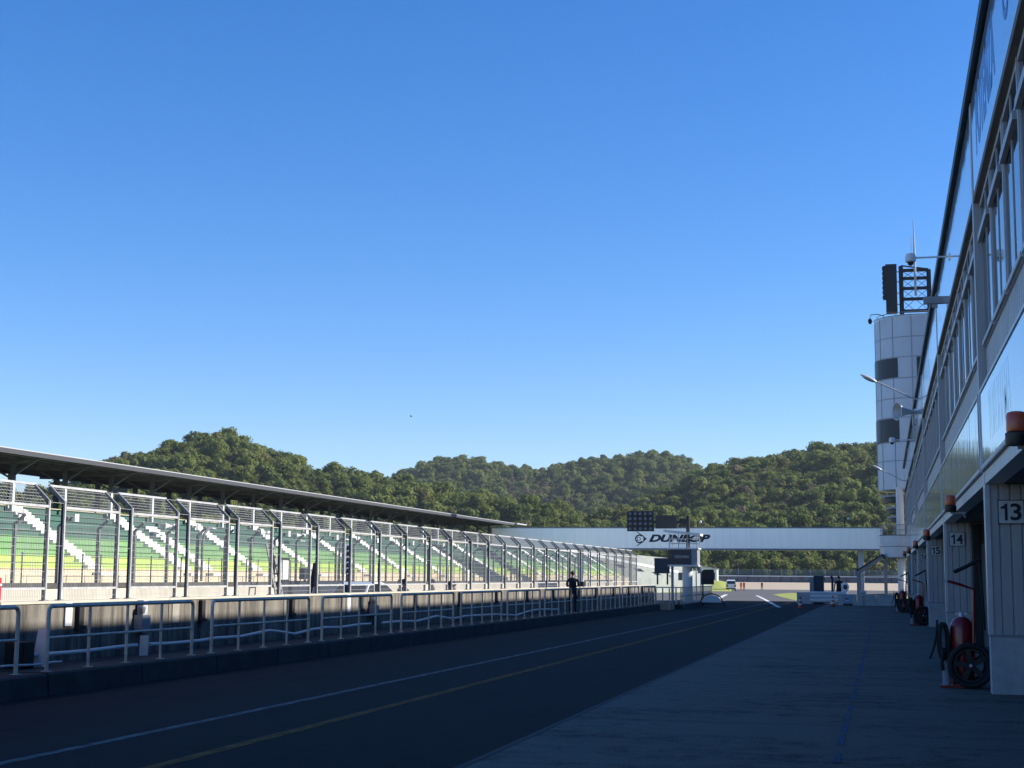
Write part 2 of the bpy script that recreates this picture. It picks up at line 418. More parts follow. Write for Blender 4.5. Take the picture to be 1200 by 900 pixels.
# expansion joints of the apron: shallow dark tar lines
b = MB()
for yy in (20, 33, 46, 59, 72, 85, 98): b.add([(LEX+.05, yy, .0075), (1.6, yy+.1, .0075), (1.6, yy+.13, .0075), (LEX+.05, yy+.03, .0075)], [(0,1,2,3)])
b.add([(LEX-.05, -40, .0078), (LEX+.03, -40, .0078), (LEX+.03, 118, .0078), (LEX-.05, 118, .0078)], [(0,1,2,3)])
struct(b.build('tar_joint', mat('tar joint', (.03, .03, .032), .8)))

# ------------------------------------------------------------------ kerb platform, pit wall
b = MB()
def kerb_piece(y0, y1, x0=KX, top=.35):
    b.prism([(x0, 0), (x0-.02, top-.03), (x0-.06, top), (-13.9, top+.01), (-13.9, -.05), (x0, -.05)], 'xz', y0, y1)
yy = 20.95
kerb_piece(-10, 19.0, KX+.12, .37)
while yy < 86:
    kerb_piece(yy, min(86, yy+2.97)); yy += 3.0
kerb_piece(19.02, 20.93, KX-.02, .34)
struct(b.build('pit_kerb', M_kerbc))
b = MB(); b.box(-13.9, -12.0, 86.3, 86.9, 0, .42); b.box(-12.6, -12.0, 87.4, 88.0, 0, .35)
struct(b.build('kerb_end', mat('sunlit kerb end', (.5, .42, .3), .9, noise=.2, ns=2)))  # sunlight put into the pale colour of the kerb end
b = MB(); b.prism([(-11.6, 0), (-11.65, .28), (-14.2, .28), (-14.2, 0)], 'xz', 88.6, 106); struct(b.build('tower_island', M_kerbc))

t = thing('pit_wall', 'long stained concrete pit wall below the debris fence, lit on its upper half', 'wall', (-14.05, 20, 0))
def rel(o, par):                       # keep world-space vertices under an Empty placed at par.location
    o.parent = par; o.matrix_parent_inverse = Matrix.Translation(par.location).inverted(); return o
b = MB(); yy = -8.0; k = 0
while yy < 88:
    b.box(-14.22, -13.88, yy, yy+5.88, 0, 1.36); yy += 5.91
rel(b.build('wall_body', M_conc), t)
b = MB(); yy = -8.0
while yy < 88: b.box(-14.25, -13.86, yy, yy+5.885, 1.362, 1.405); yy += 5.91
rel(b.build('coping', M_conc2), t)
for k in range(16):
    y0 = 19.0+k*4.9
    b = MB(); b.box(-13.88, -13.80, y0, y0+.16, .95, 1.34); b.box(-13.86, -13.79, y0-.02, y0+.24, .90, .96)
    rel(b.build('bracket', M_rub), t)
# paler patched panels of the wall face
for k, yv in enumerate((27.6, 37.6, 46.4, 57.0)):
    b = MB(); w = (.30, .22, .26, .34)[k % 4]; b.box(-13.885, -13.868, yv, yv+w, .9+.05*(k % 3), 1.33); 
    rel(b.build('pale_patch', mat('patched concrete', (.36, .33, .27), .9, noise=.3, ns=4)), t)

# debris fence panels on the wall
PITCHF, W_P = 2.45, 1.94
def fence_panel():
    t = thing('debris_fence', '', 'fence panel', (-14.05, 0, 1.405), 0, 'debris fence panels on the pit wall')
    for yv in (0, W_P):
        b = MB(); b.box(-.006, .002, yv-.034, yv+.034, 0, 1.74); b.box(-.046, -.006, yv-.006, yv+.006, 0, 1.735); b.box(-.052, -.046, yv-.03, yv+.03, 0, 1.74)
        b.box(-.075, .03, yv-.075, yv+.075, 0, .015)
        po = b.build('post', M_fpost, t)
        MB().box(.0025, .016, yv-.02, yv+.02, .02, 1.73).build('sunlit_edge_strip', M_galv, po)  # added brighter strip standing for the sunlit edge of the post
        b = MB(); b.bar((-.01, yv, 1.715), (-.31, yv, 1.995), .055, .05, (0,1,0)); b.build('outrigger', M_fpost, po)
    b = MB(); b.box(-.03, .015, .036, W_P-.036, 1.60, 1.645); b.build('top_rail', M_galv, t)
    b = MB(); b.box(-.03, .015, .036, W_P-.036, .19, .23); b.build('bottom_rail', M_galv, t)
    b = MB(); b.box(-.335, -.29, -.03, W_P+.03, 1.995, 2.035); b.build('tip_rail', M_galv, t)
    b = MB(); r = .0022
    nv = int(W_P/.052)
    for i in range(1, nv):
        yv = i*W_P/nv; b.box(-.012-r, -.012+r, yv-r, yv+r, .02, 1.60)
    for i in range(12):
        z = .08+i*.14; 
        if abs(z-.21) > .03: b.box(-.012-r, -.012+r, .036, W_P-.036, z-r*1.3, z+r*1.3)
    # tip mesh, coarser chain link
    for i in range(6):
        u = (i+.5)/6.; b.bar((-.01-.3*u, .03, 1.65+.345*u), (-.01-.3*u, W_P-.03, 1.65+.345*u), .007)
    for i in range(1, 22):
        yv = i*W_P/22; b.bar((-.01, yv, 1.645), (-.31, yv, 1.995), .004)
    b.build('wire_mesh', M_wire, t)
    for (x, z) in ((-.01, 1.7), (-.30, 2.0), (-.01, .95)): MB().bar((x, W_P+.03, z), (x, PITCHF-.03, z), .008).build('link_wire', M_wire, t)
    return t
proto = fence_panel(); N_FENCE = 27
for k in range(N_FENCE):
    loc = (-14.05, 21.22+k*PITCHF, 1.405)
    lab = '%s tall wire mesh fence panel with angled top along the pit wall, counting from the left edge of the photo' % ORD[k]
    lab = '%s mesh fence panel with angled top on the pit wall, counted from the left' % ORD[k]
    if k == 0: proto.location = loc; proto['label'] = lab
    else: dup(proto, loc, lab)

# tubular guard rails
def guard_rail(n=5, L=5.06):
    t = thing('guard_rail', '', 'guard rail', (-12.7, 0, .35), 0, 'tubular guard rails along the pit kerb')
    r = .034; h = 1.01
    pts = [(0, 0, 0), (0, 0, h-.1)]+[(0, .1-.1*math.cos(a), h-.1+.1*math.sin(a)) for a in (PI/6, PI/3, PI/2)]
    pts += [(0, L-p[1], p[2]) for p in reversed(pts)]
    MB().tube(pts, r, 8).build('top_tube', M_rail, t)
    for i in range(1, n-1):
        MB().tube([(0, i*L/(n-1), 0), (0, i*L/(n-1), h-.03)], .026, 8).build('post', M_rail, t)
    MB().tube([(0, .03, .52), (0, L-.03, .52)], .02, 8).build('mid_tube', M_rail, t)
    b = MB()
    for i in range(n): b.box(-.06, .06, i*L/(n-1)-.06, i*L/(n-1)+.06, 0, .012)
    b.build('base_plate', M_rail, t)
    return t
proto = guard_rail()
for k in range(-1, 12):
    loc = (-12.75, 21.15+5.91*k, .355) if k < 11 else (-12.75, 21.15+5.91*k+.2, .355)
    if loc[1]+5.06 > 86.3: break
    lab = '%s tubular guard rail on the dark kerb, counted from the left edge of the photo' % ORD[k+1]
    if k == -1: proto.location = loc; proto['label'] = lab
    else: dup(proto, loc, lab)
t = thing('picket_railing', 'white picket railing around the white signal tower pillar', 'railing', (-11.75, 88.8, .28))
b = MB()
for i in range(34): b.box(-.018, .018, i*.5, i*.5+.07, 0, .95)
for i in range(6): b.box(-2.3+i*.4, -2.22+i*.4, -.04, .0, 0, .95)
b.build('picket', M_rail, t)
MB().box(-.03, .03, -.05, 17, .96, 1.03).box(-2.35, -.03, -.05, .0, .96, 1.03).build('top_rail', M_rail, t)
MB().box(.022, .05, -.05, 17, .45, .52).build('mid_rail', M_rail, t)

# conduits along the wall foot
def pipe(name, label, pts, r, m, group=None):
    o = MB().tube([AX(x, y, X) for x, y, X in pts], r, 8).build(name, m); tag(o, label, 'pipe', group); return o
pw = pipe('conduit_pipe', 'white conduit pipe from the black cabinet along the foot of the pit wall', [(37,767,-13.4),(52,767,-13.45),(100,763,-13.5),(140,758,-13.55),(160,756,-13.6)], .035, M_sign, 'white conduit pipes')
pipe('conduit_pipe', 'white conduit pipe running behind the second and third long guard rails', [(175,755,-13.6),(200,754,-13.6),(232,751,-13.6),(252,748,-13.6),(282,746,-13.6),(315,739,-13.6),(326,740,-13.6),(345,743,-13.6),(364,738,-13.6),(384,735,-13.6)], .035, M_sign, 'white conduit pipes')
pipe('conduit_pipe', 'white conduit pipe sagging behind the fourth guard rail', [(384,735.5,-13.6),(400,735,-13.6),(420,732,-13.6),(434,731,-13.6)], .035, M_sign, 'white conduit pipes')
pipe('conduit_pipe', 'white conduit pipe looping behind the rails left of the standing person', [(448,730,-13.6),(470,728,-13.6),(488,728,-13.6),(500,725,-13.6),(511,722,-13.6),(530,725,-13.6),(545,722,-13.6),(580,720,-13.6),(605,721,-13.6),(620,716,-13.6),(632,714,-13.6),(655,714,-13.6)], .035, M_sign, 'white conduit pipes')
pipe('ground_cable', 'thin white cable lying on the kerb beside the black cabinet', [(0,781,-13.3),(14,780,-13.3),(40,779,-13.3),(62,776,-13.3),(72,775.5,-13.3)], .018, M_sign)
# cabinet and boards
p = AX(31, 781, -13.35)
t = thing('cable_cabinet', 'small black cabinet at the foot of the pit wall beside the leaning white board', 'cabinet', (-13.45, p.y, .36))
b = MB(); b.box(-.2, .12, -.17, .17, 0, .42); b.build('body', M_rub, t)
MB().box(.122, .135, -.15, .15, .03, .39).build('door', M_dark, t)
p = AX(45, 776, -13.35); b = MB(); b.bar((-13.36, p.y, .365), (-13.40, p.y+.22, .96), .22, .02, (0,1,0)); tag(b.build('leaning_board', M_sign), 'white board leaning on the pit wall next to the black cabinet', 'board')
p = AX(173, 756, -13.3); b = MB(); b.bar((-13.38, p.y, .37), (-13.39, p.y+.04, .74), .17, .02, (0,1,0)); tag(b.build('small_board', M_sign), 'small white board behind the fourth post of the second guard rail', 'board')
def junction(px, py, lab):
    p = AX(px, py, -13.8); t = thing('junction_box', lab, 'electrical box', (p.x, p.y, p.z), 0, 'junction boxes on the pit wall')
    MB().box(-.06, .12, -.16, .16, -.16, .12).build('body', M_grey, t)
    MB().box(-.06, .07, -.05, .13, .122, .40).build('back_plate', M_galv, t)
    MB().lathe([(0, .16), (.06, .15), (.07, .1), (.05, .02), (.0, 0)], (.06, -.08, .13), n=10).build('lamp', M_lampglass, t)
    MB().tube([(.02, -.02, -.16), (.02, -.02, -.42)], .02, 6).build('cable', M_rub, t)
junction(165, 728, 'grey junction box with lamp on the pit wall behind the second guard rail')
junction(437, 714, 'dark junction box on the pit wall just right of the white notice')
for px, py, w, h, lab in ((80, 720, .22, .40, 'plain white notice on the pit wall near its left end'), (408.5, 707, .24, .47, 'white paper notice with faint print on the pit wall below the parked car')):
    p = AX(px, py, -13.86); b = MB(); b.box(-13.868, -13.845, p.y-w/2, p.y+w/2, p.z-h/2, p.z+h/2); tag(b.build('notice', M_white_p), lab, 'notice')
p = AX(0, 698, -13.9); t = tag(MB().box(-13.99, -13.965, p.y-1.0, p.y+.13, 1.43, 1.80).build('red_sign', M_redsign), 'bright red sign board on the fence at the left edge of the photo', 'sign')
MB().box(-13.963, -13.955, p.y-1.0, p.y+.13, 1.67, 1.70).build('white_stripe', M_white_p, t)
p = AX(684, 694, -13.85); tag(MB().box(-13.95, -13.8, p.y-.3, p.y+.3, 1.42, 1.64).build('black_box', M_rub), 'small black box on the pit wall right of the standing person', 'box')

# ------------------------------------------------------------------ far wall, far fence, grandstand
t = thing('track_wall', 'pale concrete wall along the far side of the straight below the grandstand', 'wall', (-25.2, 60, 0))
rel(MB().box(-25.4, -25.0, -10, 140, 0, 1.40).build('wall_body', M_conc2), t)
rel(MB().box(-25.45, -24.96, -10, 140, 1.402, 1.56).build('coping', mat('dark wall coping', (.10, .095, .085), .9, noise=.5, ns=2)), t)
y0, y1 = AX(331, 690, -24.9).y, AX(413, 690, -24.9).y
tag(MB().box(-24.98, -24.9, y0, y1, .1, 1.60).build('shade_panel', M_darkb), 'dark blue panel standing for shade on the far track wall left of the parked car', 'shade_panel')  # added dark panel for the shadowed stretch of the far wall
def far_panel():
    t = thing('trackside_fence', '', 'fence panel', (-25.2, 0, 1.56), 0, 'fence panels on the far track wall')
    MB().box(-.05, .05, -.04, .04, 0, 1.78).build('post', M_fpost, t)
    MB().bar((0, 0, 1.76), (.34, 0, 2.05), .08, .07, (0,1,0)).build('outrigger', M_fpost, t)
    b = MB(); r = .0035
    for i in range(15): b.box(-r, r, .04, 2.45, .1+i*.118-r, .1+i*.118+r)
    for i in range(1, 16): b.box(-.002, .002, i*.153-.002, i*.153+.002, .05, 1.75)
    b.build('wire_mesh', M_wire, t)
    return t
proto = far_panel()
for k in range(36):
    loc = (-25.2, 39.7+2.46*k, 1.56)
    if k < 26: lab = '%s dark post and mesh bay across the track, counted from the left' % ORD[k]
    else: lab = '%s dark post and mesh bay across the track, counted from the right' % ORD[35-k]
    if k == 0: proto.location = loc; proto['label'] = lab
    else: dup(proto, loc, lab)

GS = thing('grandstand', 'long roofed grandstand with dark green, green and lime rows and white steps', 'grandstand', (-30, 80, 0))
YA, YB, YS = 8.0, 127.0, 172.0
TR, RS, XF, ZF = .385, .243, -29.0, 1.79
b = MB(); b.box(-29.0, -28.75, YA, YS, 0, 1.79); b.box(-29.385, -29.0, YA, YS, 0, 1.79)
rel(b.build('front_parapet', M_cream), GS)
cols = [M_cream, M_lime, M_lime, M_green, M_green, M_green, M_dgreen, M_dgreen, M_dgreen, M_dgreen, M_dgreen]
nm = ['bench_row']*11
for i, m in enumerate(cols):
    x1 = XF-TR*(i+1); x0 = x1-TR; z = ZF+RS*(i+1)
    b = MB(); b.box(x0, x1, YA, YS, z-RS-.3, z-.03); b.box(x0+.02, x1+.05, YA, YS, z-.028, z)
    rel(b.build('seat_row', m), GS)
XR = XF-TR*12
rel(MB().box(XR-5, XR-.002, YA, YB, 3.9, ZF+RS*11+.06).build('rear_deck', M_cream), GS)
for k in range(-5, 16):
    ys = 52.2+7.7*k
    for j, yc in enumerate(((ys,) if k != 1 else (ys, 62.1))):
        b = MB()
        for i in range(1 if not j else 1, 11 if not j else 9):
            x1 = XF-TR*(i+1); z = ZF+RS*(i+1)
            b.box(x1-.1, x1+TR*.55, yc-.55, yc+.55, z-RS+.005, z-RS*.45)      # half step
            b.box(x1-TR*.6, x1+.065, yc-.55, yc+.55, z-RS*.45+.002, z+.014)
        b.box(XF-TR+.02, XF-.02, yc-.5, yc+.5, ZF+.002, ZF+RS*.5)
        rel(b.build('stair', M_stairw), GS)
ZR = 6.38
for k in range(-11, 20):
    yc = 51.7+3.83*k
    co = rel(MB().box(-33.08, -32.94, yc-.07, yc+.07, ZF+RS*9.5, 5.42).build('column', M_white_p), GS); MB().box(-33.09, -32.93, yc-.08, yc+.08, 5.422, ZR-.02).build('shaded_column_top', M_roofd, co)  # roof shade put into the darker colour of the upper column
    b = MB(); b.box(-38.1, -37.9, yc-.1, yc+.1, 0, ZR-.05); rel(b.build('rear_column', M_roofd), GS)
    b = MB(); b.bar((-33.0, yc, ZR-.75), (-31.9, yc, ZR-.07), .07); b.bar((-33.0, yc, ZR-.9), (-34.6, yc, ZR-.12), .07)
    rel(b.build('brace', M_roofd), GS)
    b = MB(); b.prism([(-31.6, ZR-.03), (-31.6, ZR-.12), (-33, ZR-.24), (-38.9, ZR-.10), (-38.9, ZR+.03)], 'xz', yc-.05, yc+.05); rel(b.build('rafter', M_roofd), GS)
b = MB(); b.prism([(-31.5, ZR), (-31.5, ZR+.07), (-39.2, ZR+.13), (-39.2, ZR+.06)], 'xz', YA, YB+.3); RF = rel(b.build('roof', M_roofd), GS)
b = MB(); b.box(-31.5, -31.44, YA, YB+.3, ZR+.065, ZR+.10); fo = b.build('fascia', M_roofw); fo.parent = RF
b = MB()
for i in range(9):
    x = -32.0-.8*i; z = ZR+.06*(-31.5-x)/7.7; b.box(x-.05, x+.05, YA, YB, z-.10, z-.005)
po = b.build('purlin', M_roofd); po.parent = RF
go_ = MB().box(-31.56, -31.45, YA, YB+.3, ZR-.11, ZR+.062).build('roof_gutter', mat('roof gutter grey', (.055,.055,.06), .6)); go_.parent = RF
rel(MB().box(-31.5, -31.2, 127.31, 131, ZR+.02, ZR+.11).build('roof_end', M_roofw), GS)
# block number boards at the columns
for k in range(17):
    yc = 51.9+3.83*k
    tag(MB().box(-32.62, -32.57, yc-.03, yc+.30, 3.86, 4.30).build('block_sign', M_white_p), '%s white block sign along the top rows of the grandstand, counted from the left' % ORD[k], 'sign', 'white block signs in the grandstand')
# front handrail of the stand
t = thing('stand_handrail', 'thin dark handrail with cables along the front of the grandstand', 'handrail', (-27.6, 60, 0))
b = MB()
yy = 44.0
while yy < 120: b.box(-27.62, -27.58, yy-.016, yy+.016, 0, 2.55); yy += 1.28
rel(b.build('post', M_dark), t)
b = MB()
for z in (2.5, 2.1, 1.75): b.box(-27.61, -27.59, 44, 120, z-.008, z+.008)
rel(b.build('cable', M_dark), t)
rel(MB().box(-28.4, -27.5, 8, 124, 0, 1.2).build('walkway', M_cream), t)
# horn speakers in the stand and lamps on the far fence
def horn(name, loc, rz, k, label, m, group):
    t = thing(name, label, 'loudspeaker', loc, rz, group)
    MB().lathe([(.03, .50), (.05, .40), (.07, .30), (.11, .16), (.19, .03), (.22, 0), (.20, .0), (.09, .17), (.0, .28)], (0,0,0), (1,0,0), 18).build('horn', m, t)
    MB().lathe([(0, .72), (.09, .72), (.10, .62), (.09, .5), (.03, .49)], (0,0,0), (1,0,0), 14).build('driver', m, t)
    MB().bar((.45, 0, 0), (.45, 0, -.3), .035).bar((.45, 0, -.3), (.75, 0, -.3), .035).build('bracket', m, t)
    t.scale = (k, k, k); return t
for px, py, r_, lab in ((191, 616, 2.9, 'white horn loudspeaker in the dark green rows near the left columns'), (345, 627, 2.9, 'white horn loudspeaker in the dark green rows nearer the middle of the stand'), (303, 624, 2.9, 'white horn loudspeaker between the other two in the stand')):
    p = AX(px, py, -31.6); horn('horn_speaker', p, PI*.35, 1.05, lab, M_white_p, 'horn speakers in the grandstand')
def fence_lamp(px, py, lab):
    p = AX(px, py, -25.0); t = thing('fence_lamp', lab, 'lamp', (p.x, p.y, 1.6), 0, 'curved lamps on the far fence')
    h = p.z-1.6
    MB().tube([(0,0,0), (0,0,h*.72), (.03,.08,h*.9), (.08,.3,h), (.1,.5,h*1.01)], .055, 8).build('pole', M_fpost, t)
    MB().ell((.11,.66,h), (.09,.22,.05)).build('lamp_head', M_galv, t)
fence_lamp(238, 619, 'curved lamp rising above the far fence left of the centre')
fence_lamp(398, 632, 'curved lamp above the far fence behind the grey signal board')
# signal board with five lamps and things by the track
p = AX(404, 668, -24.6)
t = thing('start_signal', 'tall grey signal board with a column of dark lamps across the track', 'signal', (p.x, p.y, 1.56))
MB().box(-.06, .06, -.32, .32, .35, 1.75).build('board', mat('signal grey blue', (.16,.20,.26), .5), t)
for i in range(5): MB().lathe([(0,.11),(.1,.1),(.11,0)], (.06, .12, .5+i*.27), (1,0,0), 12).build('lamp', M_dark, t)
MB().box(-.05, .05, .36, .48, 0, 1.75).build('post', M_fpost, t)
p = AX(357, 682, -24.6); t = thing('track_monitor', 'small dark blue monitor box on the far track wall', 'monitor', (p.x, p.y, 1.56)); MB().box(-.15,.1,-.3,.3,.1,.62).build('case', M_darkb, t); MB().box(-.04,.04,-.04,.04,0,.1).build('foot', M_dark, t)
p = AX(334, 680, -24.6); t = thing('frame_stand', 'white sheet in a dark frame on the far track wall', 'frame', (p.x, p.y, 1.56)); MB().box(-.02,.02,-.3,.3,.1,.9).build('sheet', M_white_p, t); MB().box(-.03,.04,.31,.37,0,1.0).box(-.03,.04,-.37,.31,.92,1.0).box(-.03,.04,-.37,.31,.02,.09).build('border', M_dark, t)
p = AX(326, 688, -23.9); t = thing('folded_ramp', 'dark ladder-like frame leaning on the far wall', 'frame', (p.x, p.y, 0))
MB().bar((.3, -.3, 0), (-.6, .1, 3.1), .12, .05).bar((.3, .3, 0), (-.6, .7, 3.1), .12, .05).build('side_rail', M_dark, t)
b = MB()
for i in range(9): u = (i+.5)/9; b.bar((.3-.9*u, -.3+.4*u, 3.1*u), (.3-.9*u, .3+.4*u, 3.1*u), .08)
b.build('rung', M_dark, t)
p = AX(370, 688, -23.9); t = thing('tripod_camera', 'black covered tripod beside the far track wall', 'tripod', (p.x, p.y, 0))
MB().bar((0,0,2.2),(.2,-.45,0),.07).bar((0,0,2.2),(.2,.45,0),.07).bar((0,0,2.2),(-.4,.0,0),.07).build('leg', M_dark, t)
MB().lathe([(0,2.4),(.08,2.35),(.12,2.0),(.2,1.5),(.22,1.35)],(0,-.2,0),n=10).build('cover', M_cloth, t)

# uncovered terrace beyond the roof
t = thing('open_terrace', 'grey uncovered grass and concrete terrace beyond the roofed grandstand', 'terrace', (-34, 150, 0))
b = MB()
for i in range(9): b.box(-29-.8*(i+1), -29-.8*i, YS+.5, 260, -.8, 1.7+.42*i)
rel(b.build('step_tier', mat('grey terrace', (.30,.315,.28), .9, noise=.25, ns=.3, detail=6)), t)
p, q = AX(690, 655, -33.5), AX(762, 675, -30)
rel(MB().bar((-34.5, 150, 5.1), (-28.9, 215, 2.6), .35, .3).build('ramp_edge', M_white_p), t)
# grass bank and white hut beyond the exit
def far_at(px, d): r = ray(px, 690); h = math.hypot(r.x, r.y); return r.x/h*d, r.y/h*d
b = MB(); vs = []; cols_ = [760, 790, 815, 840, 852, 857]; ds = [(252, None), (275, -.1), (300, .55), (325, 1.2), (350, 1.3), (390, .3)]
for d, z in ds:
    for px in cols_:
        x, yv = far_at(px, d); g_ = gz(yv); vs.append((x, yv, g_+.02 if z is None or px == 857 else max(g_+.02, z*(1 if px < 845 else .6))))
nc = len(cols_)
b.add(vs, [(i*nc+k, i*nc+k+1, (i+1)*nc+k+1, (i+1)*nc+k) for i in range(len(ds)-1) for k in range(nc-1)], 0, True)
struct(b.build('grass_bank', M_grassy))
x, yv = far_at(831, 328)
t = thing('marshal_hut', 'small white hut on the grass bank behind the black rounded board', 'hut', (x, yv, 1.1))
MB().prism([(-1.9, 0), (1.7, 0), (1.7, 2.5), (-1.9, 3.1)], 'xz', 0, 3).build('wall', M_white_p, t)
MB().prism([(-2.1, 3.16), (1.9, 2.5), (1.9, 2.6), (-2.1, 3.27)], 'xz', -.3, 3.3).build('roof', M_grey, t)
MB().box(.6, 1.3, -.03, -.003, .3, 1.8).build('door', M_dark, t)

# ------------------------------------------------------------------ footbridge
BY = 121.6
t = thing('footbridge', 'long white sheet-metal footbridge across the track with black lettering', 'bridge', (-15, BY, 0))
b = MB(); x = -32.0
while x < -.05:      # corrugated face sheets
    b.box(x, x+.46, BY, BY+.05, 4.22, 5.84); b.box(x+.46, x+.5, BY+.012, BY+.05, 4.22, 5.84); x += .5
rel(b.build('face_sheet', M_bridge), t)
rel(MB().box(-32, 0, BY+.05, BY+2.4, 4.25, 5.8).build('deck_box', M_bridge), t)
rel(MB().box(-32, 0, BY-.04, BY+2.45, 5.842, 5.93).build('top_trim', M_grey), t)
rel(MB().box(-32, 0, BY-.02, BY+2.42, 4.10, 4.218).build('bottom_beam', M_grey), t)
for xx in (-1.75, -24.6):
    rel(MB().box(xx-.22, xx+.22, BY+.9, BY+1.4, 0, 4.1).build('support_post', M_white_p), t)
LM = lambda x, z: frame((x, BY-.0, z), (1,0,0), (0,0,1))
lt = text_mesh('lettering', 'DUNLOP', 5.05, .62, M_ink, None, LM(-16.15, 5.03), .02, shear=.35, bold=.05); rel(lt, t)
# arrow-head emblem: ring with a D and a winged arrow
b = MB(); cx, cz = -19.45, 4.98
ring = [(cx+.36*math.cos(a), cz+.36*math.sin(a)) for a in [PI*.22+i*(2*PI-.44*PI)/16 for i in range(17)]]
for (x0, z0), (x1, z1) in zip(ring, ring[1:]): b.bar((x0, BY-.012, z0), (x1, BY-.012, z1), .02, .07, (0,1,0)) if False else b.prism([(x0,z0),(x1,z1),(cx+(x1-cx)*.70,cz+(z1-cz)*.70),(cx+(x0-cx)*.70,cz+(z0-cz)*.70)], 'xz', BY-.02, BY-.003)
b.prism([(cx+.28,cz+.27),(cx+.62,cz),(cx+.28,cz-.27),(cx+.36,cz)], 'xz', BY-.022, BY-.003)
b.prism([(cx-.28,cz+.58),(cx-.18,cz+.58),(cx+.40,cz+.22),(cx+.30,cz+.20)], 'xz', BY-.024, BY-.003)
b.prism([(cx-.28,cz-.58),(cx-.18,cz-.58),(cx+.40,cz-.22),(cx+.30,cz-.20)], 'xz', BY-.024, BY-.003)
rel(b.build('emblem', M_ink), t)
lt = text_mesh('emblem_letter', 'D', .30, .30, M_ink, None, LM(cx-.03, cz), .02, bold=.0); rel(lt, t)
def cctv_post(px, py, h, lab):
    p = AY(px, py, BY+1); t = thing('bridge_camera', lab, 'camera', (p.x, BY+1, 5.93), 0, 'cameras on the footbridge')
    MB().tube([(0,0,0),(0,0,h)], .04, 6).tube([(0,0,h),(.2,0,h)], .03, 6).build('pole', M_dark, t)
    MB().ell((.28,0,h-.03), (.10,.10,.11)).build('housing', M_white_p, t)
cctv_post(990, 618, .75, 'small white camera on a short pole near the tower end of the footbridge')
cctv_post(817, 618, .5, 'small white camera on the footbridge behind the signal mast')

# ------------------------------------------------------------------ signal tower on the pit wall
GY = 98.0
t = thing('signal_tower', 'white pillar tower with a dark lettered board, mast, lamp panel and screen', 'tower', (-12.5, GY, .28))
MB().lathe([(.33, 0), (.33, 2.3)], n=20).build('pillar', M_white_p, t)
MB().box(-.62, -.36, .1, .2, 1.4, 1.9).build('cable_box', M_grey, t)
cb = MB().box(-1.15, .72, -.55, .9, 2.40, 3.42).build('cabin', M_grey, t)
MB().box(-1.13, .30, -.60, -.552, 2.44, 3.38).build('board', M_navy, cb)
text_mesh('board_lettering', 'YOKOHAMA', .98, .19, M_sign, cb, frame((-.30, -.60, 2.93), (1,0,0), (0,0,1)), .01, bold=.0)
b = MB(); 
for i in range(3): b.prism([(-1.02+.0*i, 2.92+.06*i), (-.92, 2.98+.06*i), (-.92, 2.95+.06*i), (-1.02, 2.88+.06*i)], 'xz', -.61, -.602)
b.build('board_mark', M_tail, cb)
MB().box(-1.2, .8, -.65, 1.0, 2.30, 2.398).build('floor_plate', M_white_p, t)
MB().box(-1.25, .8, -.62, .95, 3.422, 3.50).build('roof_plate', M_white_p, t)
b = MB()
for (x, yv) in ((-1.1,-.55),(.7,-.55),(-1.1,.85),(.7,.85),(-.5,-.55),(.1,-.55)): b.bar((x,yv,3.5),(x,yv,4.45),.05)
for z in (3.8, 4.1): b.bar((-1.1,-.55,z),(.7,-.55,z),.04); b.bar((-1.1,.85,z),(.7,.85,z),.04)
b.build('top_railing', M_galv, t)
b = MB(); b.bar((-1.45, 0, 4.62), (.95, 0, 4.36), 1.5, .15, (0,0,1)); b.build('sun_roof', M_white_p, t)
MB().tube([(.02,.3,3.5),(.02,.3,5.62)], .13, 10).build('mast', M_dark, t)
MB().bar((.02,.3,5.2),(-3.95,.2,5.2),.14,.12).bar((.0,.3,5.2),(-.55,.3,5.3),.2,.35).build('mast_arm', M_dark, t)
MB().box(-2.08, -.68, -.02, .14, 4.78, 5.66).build('display_screen', mat('dark screen', (.012,.016,.024), .3), t)
lp = MB().box(-3.98, -2.2, -.05, .14, 4.60, 5.93).build('lamp_panel', M_dark, t)
for i in range(5):
    for j in range(4):
        MB().lathe([(0,.05),(.08,.05),(.11,.03),(.11,0)], (-3.77+i*.34, -.05, 4.76+j*.335), (0,-1,0), 10).build('lamp', M_lampglass, lp)
MB().tube([(.62,-.4,-.0),(.62,-.4,2.4)], .04, 6).tube([(.92,-.4,-.0),(.92,-.4,2.4)], .04, 6).build('ladder', M_galv, t)
MB().tube([(-.95,-.3,0),(-.95,-.3,2.9)], .09, 8).build('side_pole', M_grey, t)
t = thing('dark_signal_board', 'square dark board on two posts left of the white pillar tower', 'signal board', (-14.05, GY-.5, 1.4))
MB().box(-.55, .45, -.06, .06, .72, 1.72).build('board', M_darkb, t); MB().box(-.4,-.3,-.04,.04,0,.72).box(.25,.35,-.04,.04,0,.72).build('leg', M_dark, t)
t = thing('rounded_signal_board', 'black board with one rounded corner on a post right of the white pillar', 'signal board', (-11.25, GY+.5, .3))
MB().prism([(-.40,1.12),(.42,1.12),(.42,2.1),(-.12,2.1),(-.28,2.06),(-.38,1.94),(-.40,1.8)], 'xz', -.06, .06).build('board', M_dark, t)
MB().box(-.36, -.26, -.04, .04, -.28, 1.12).build('post', M_dark, t)
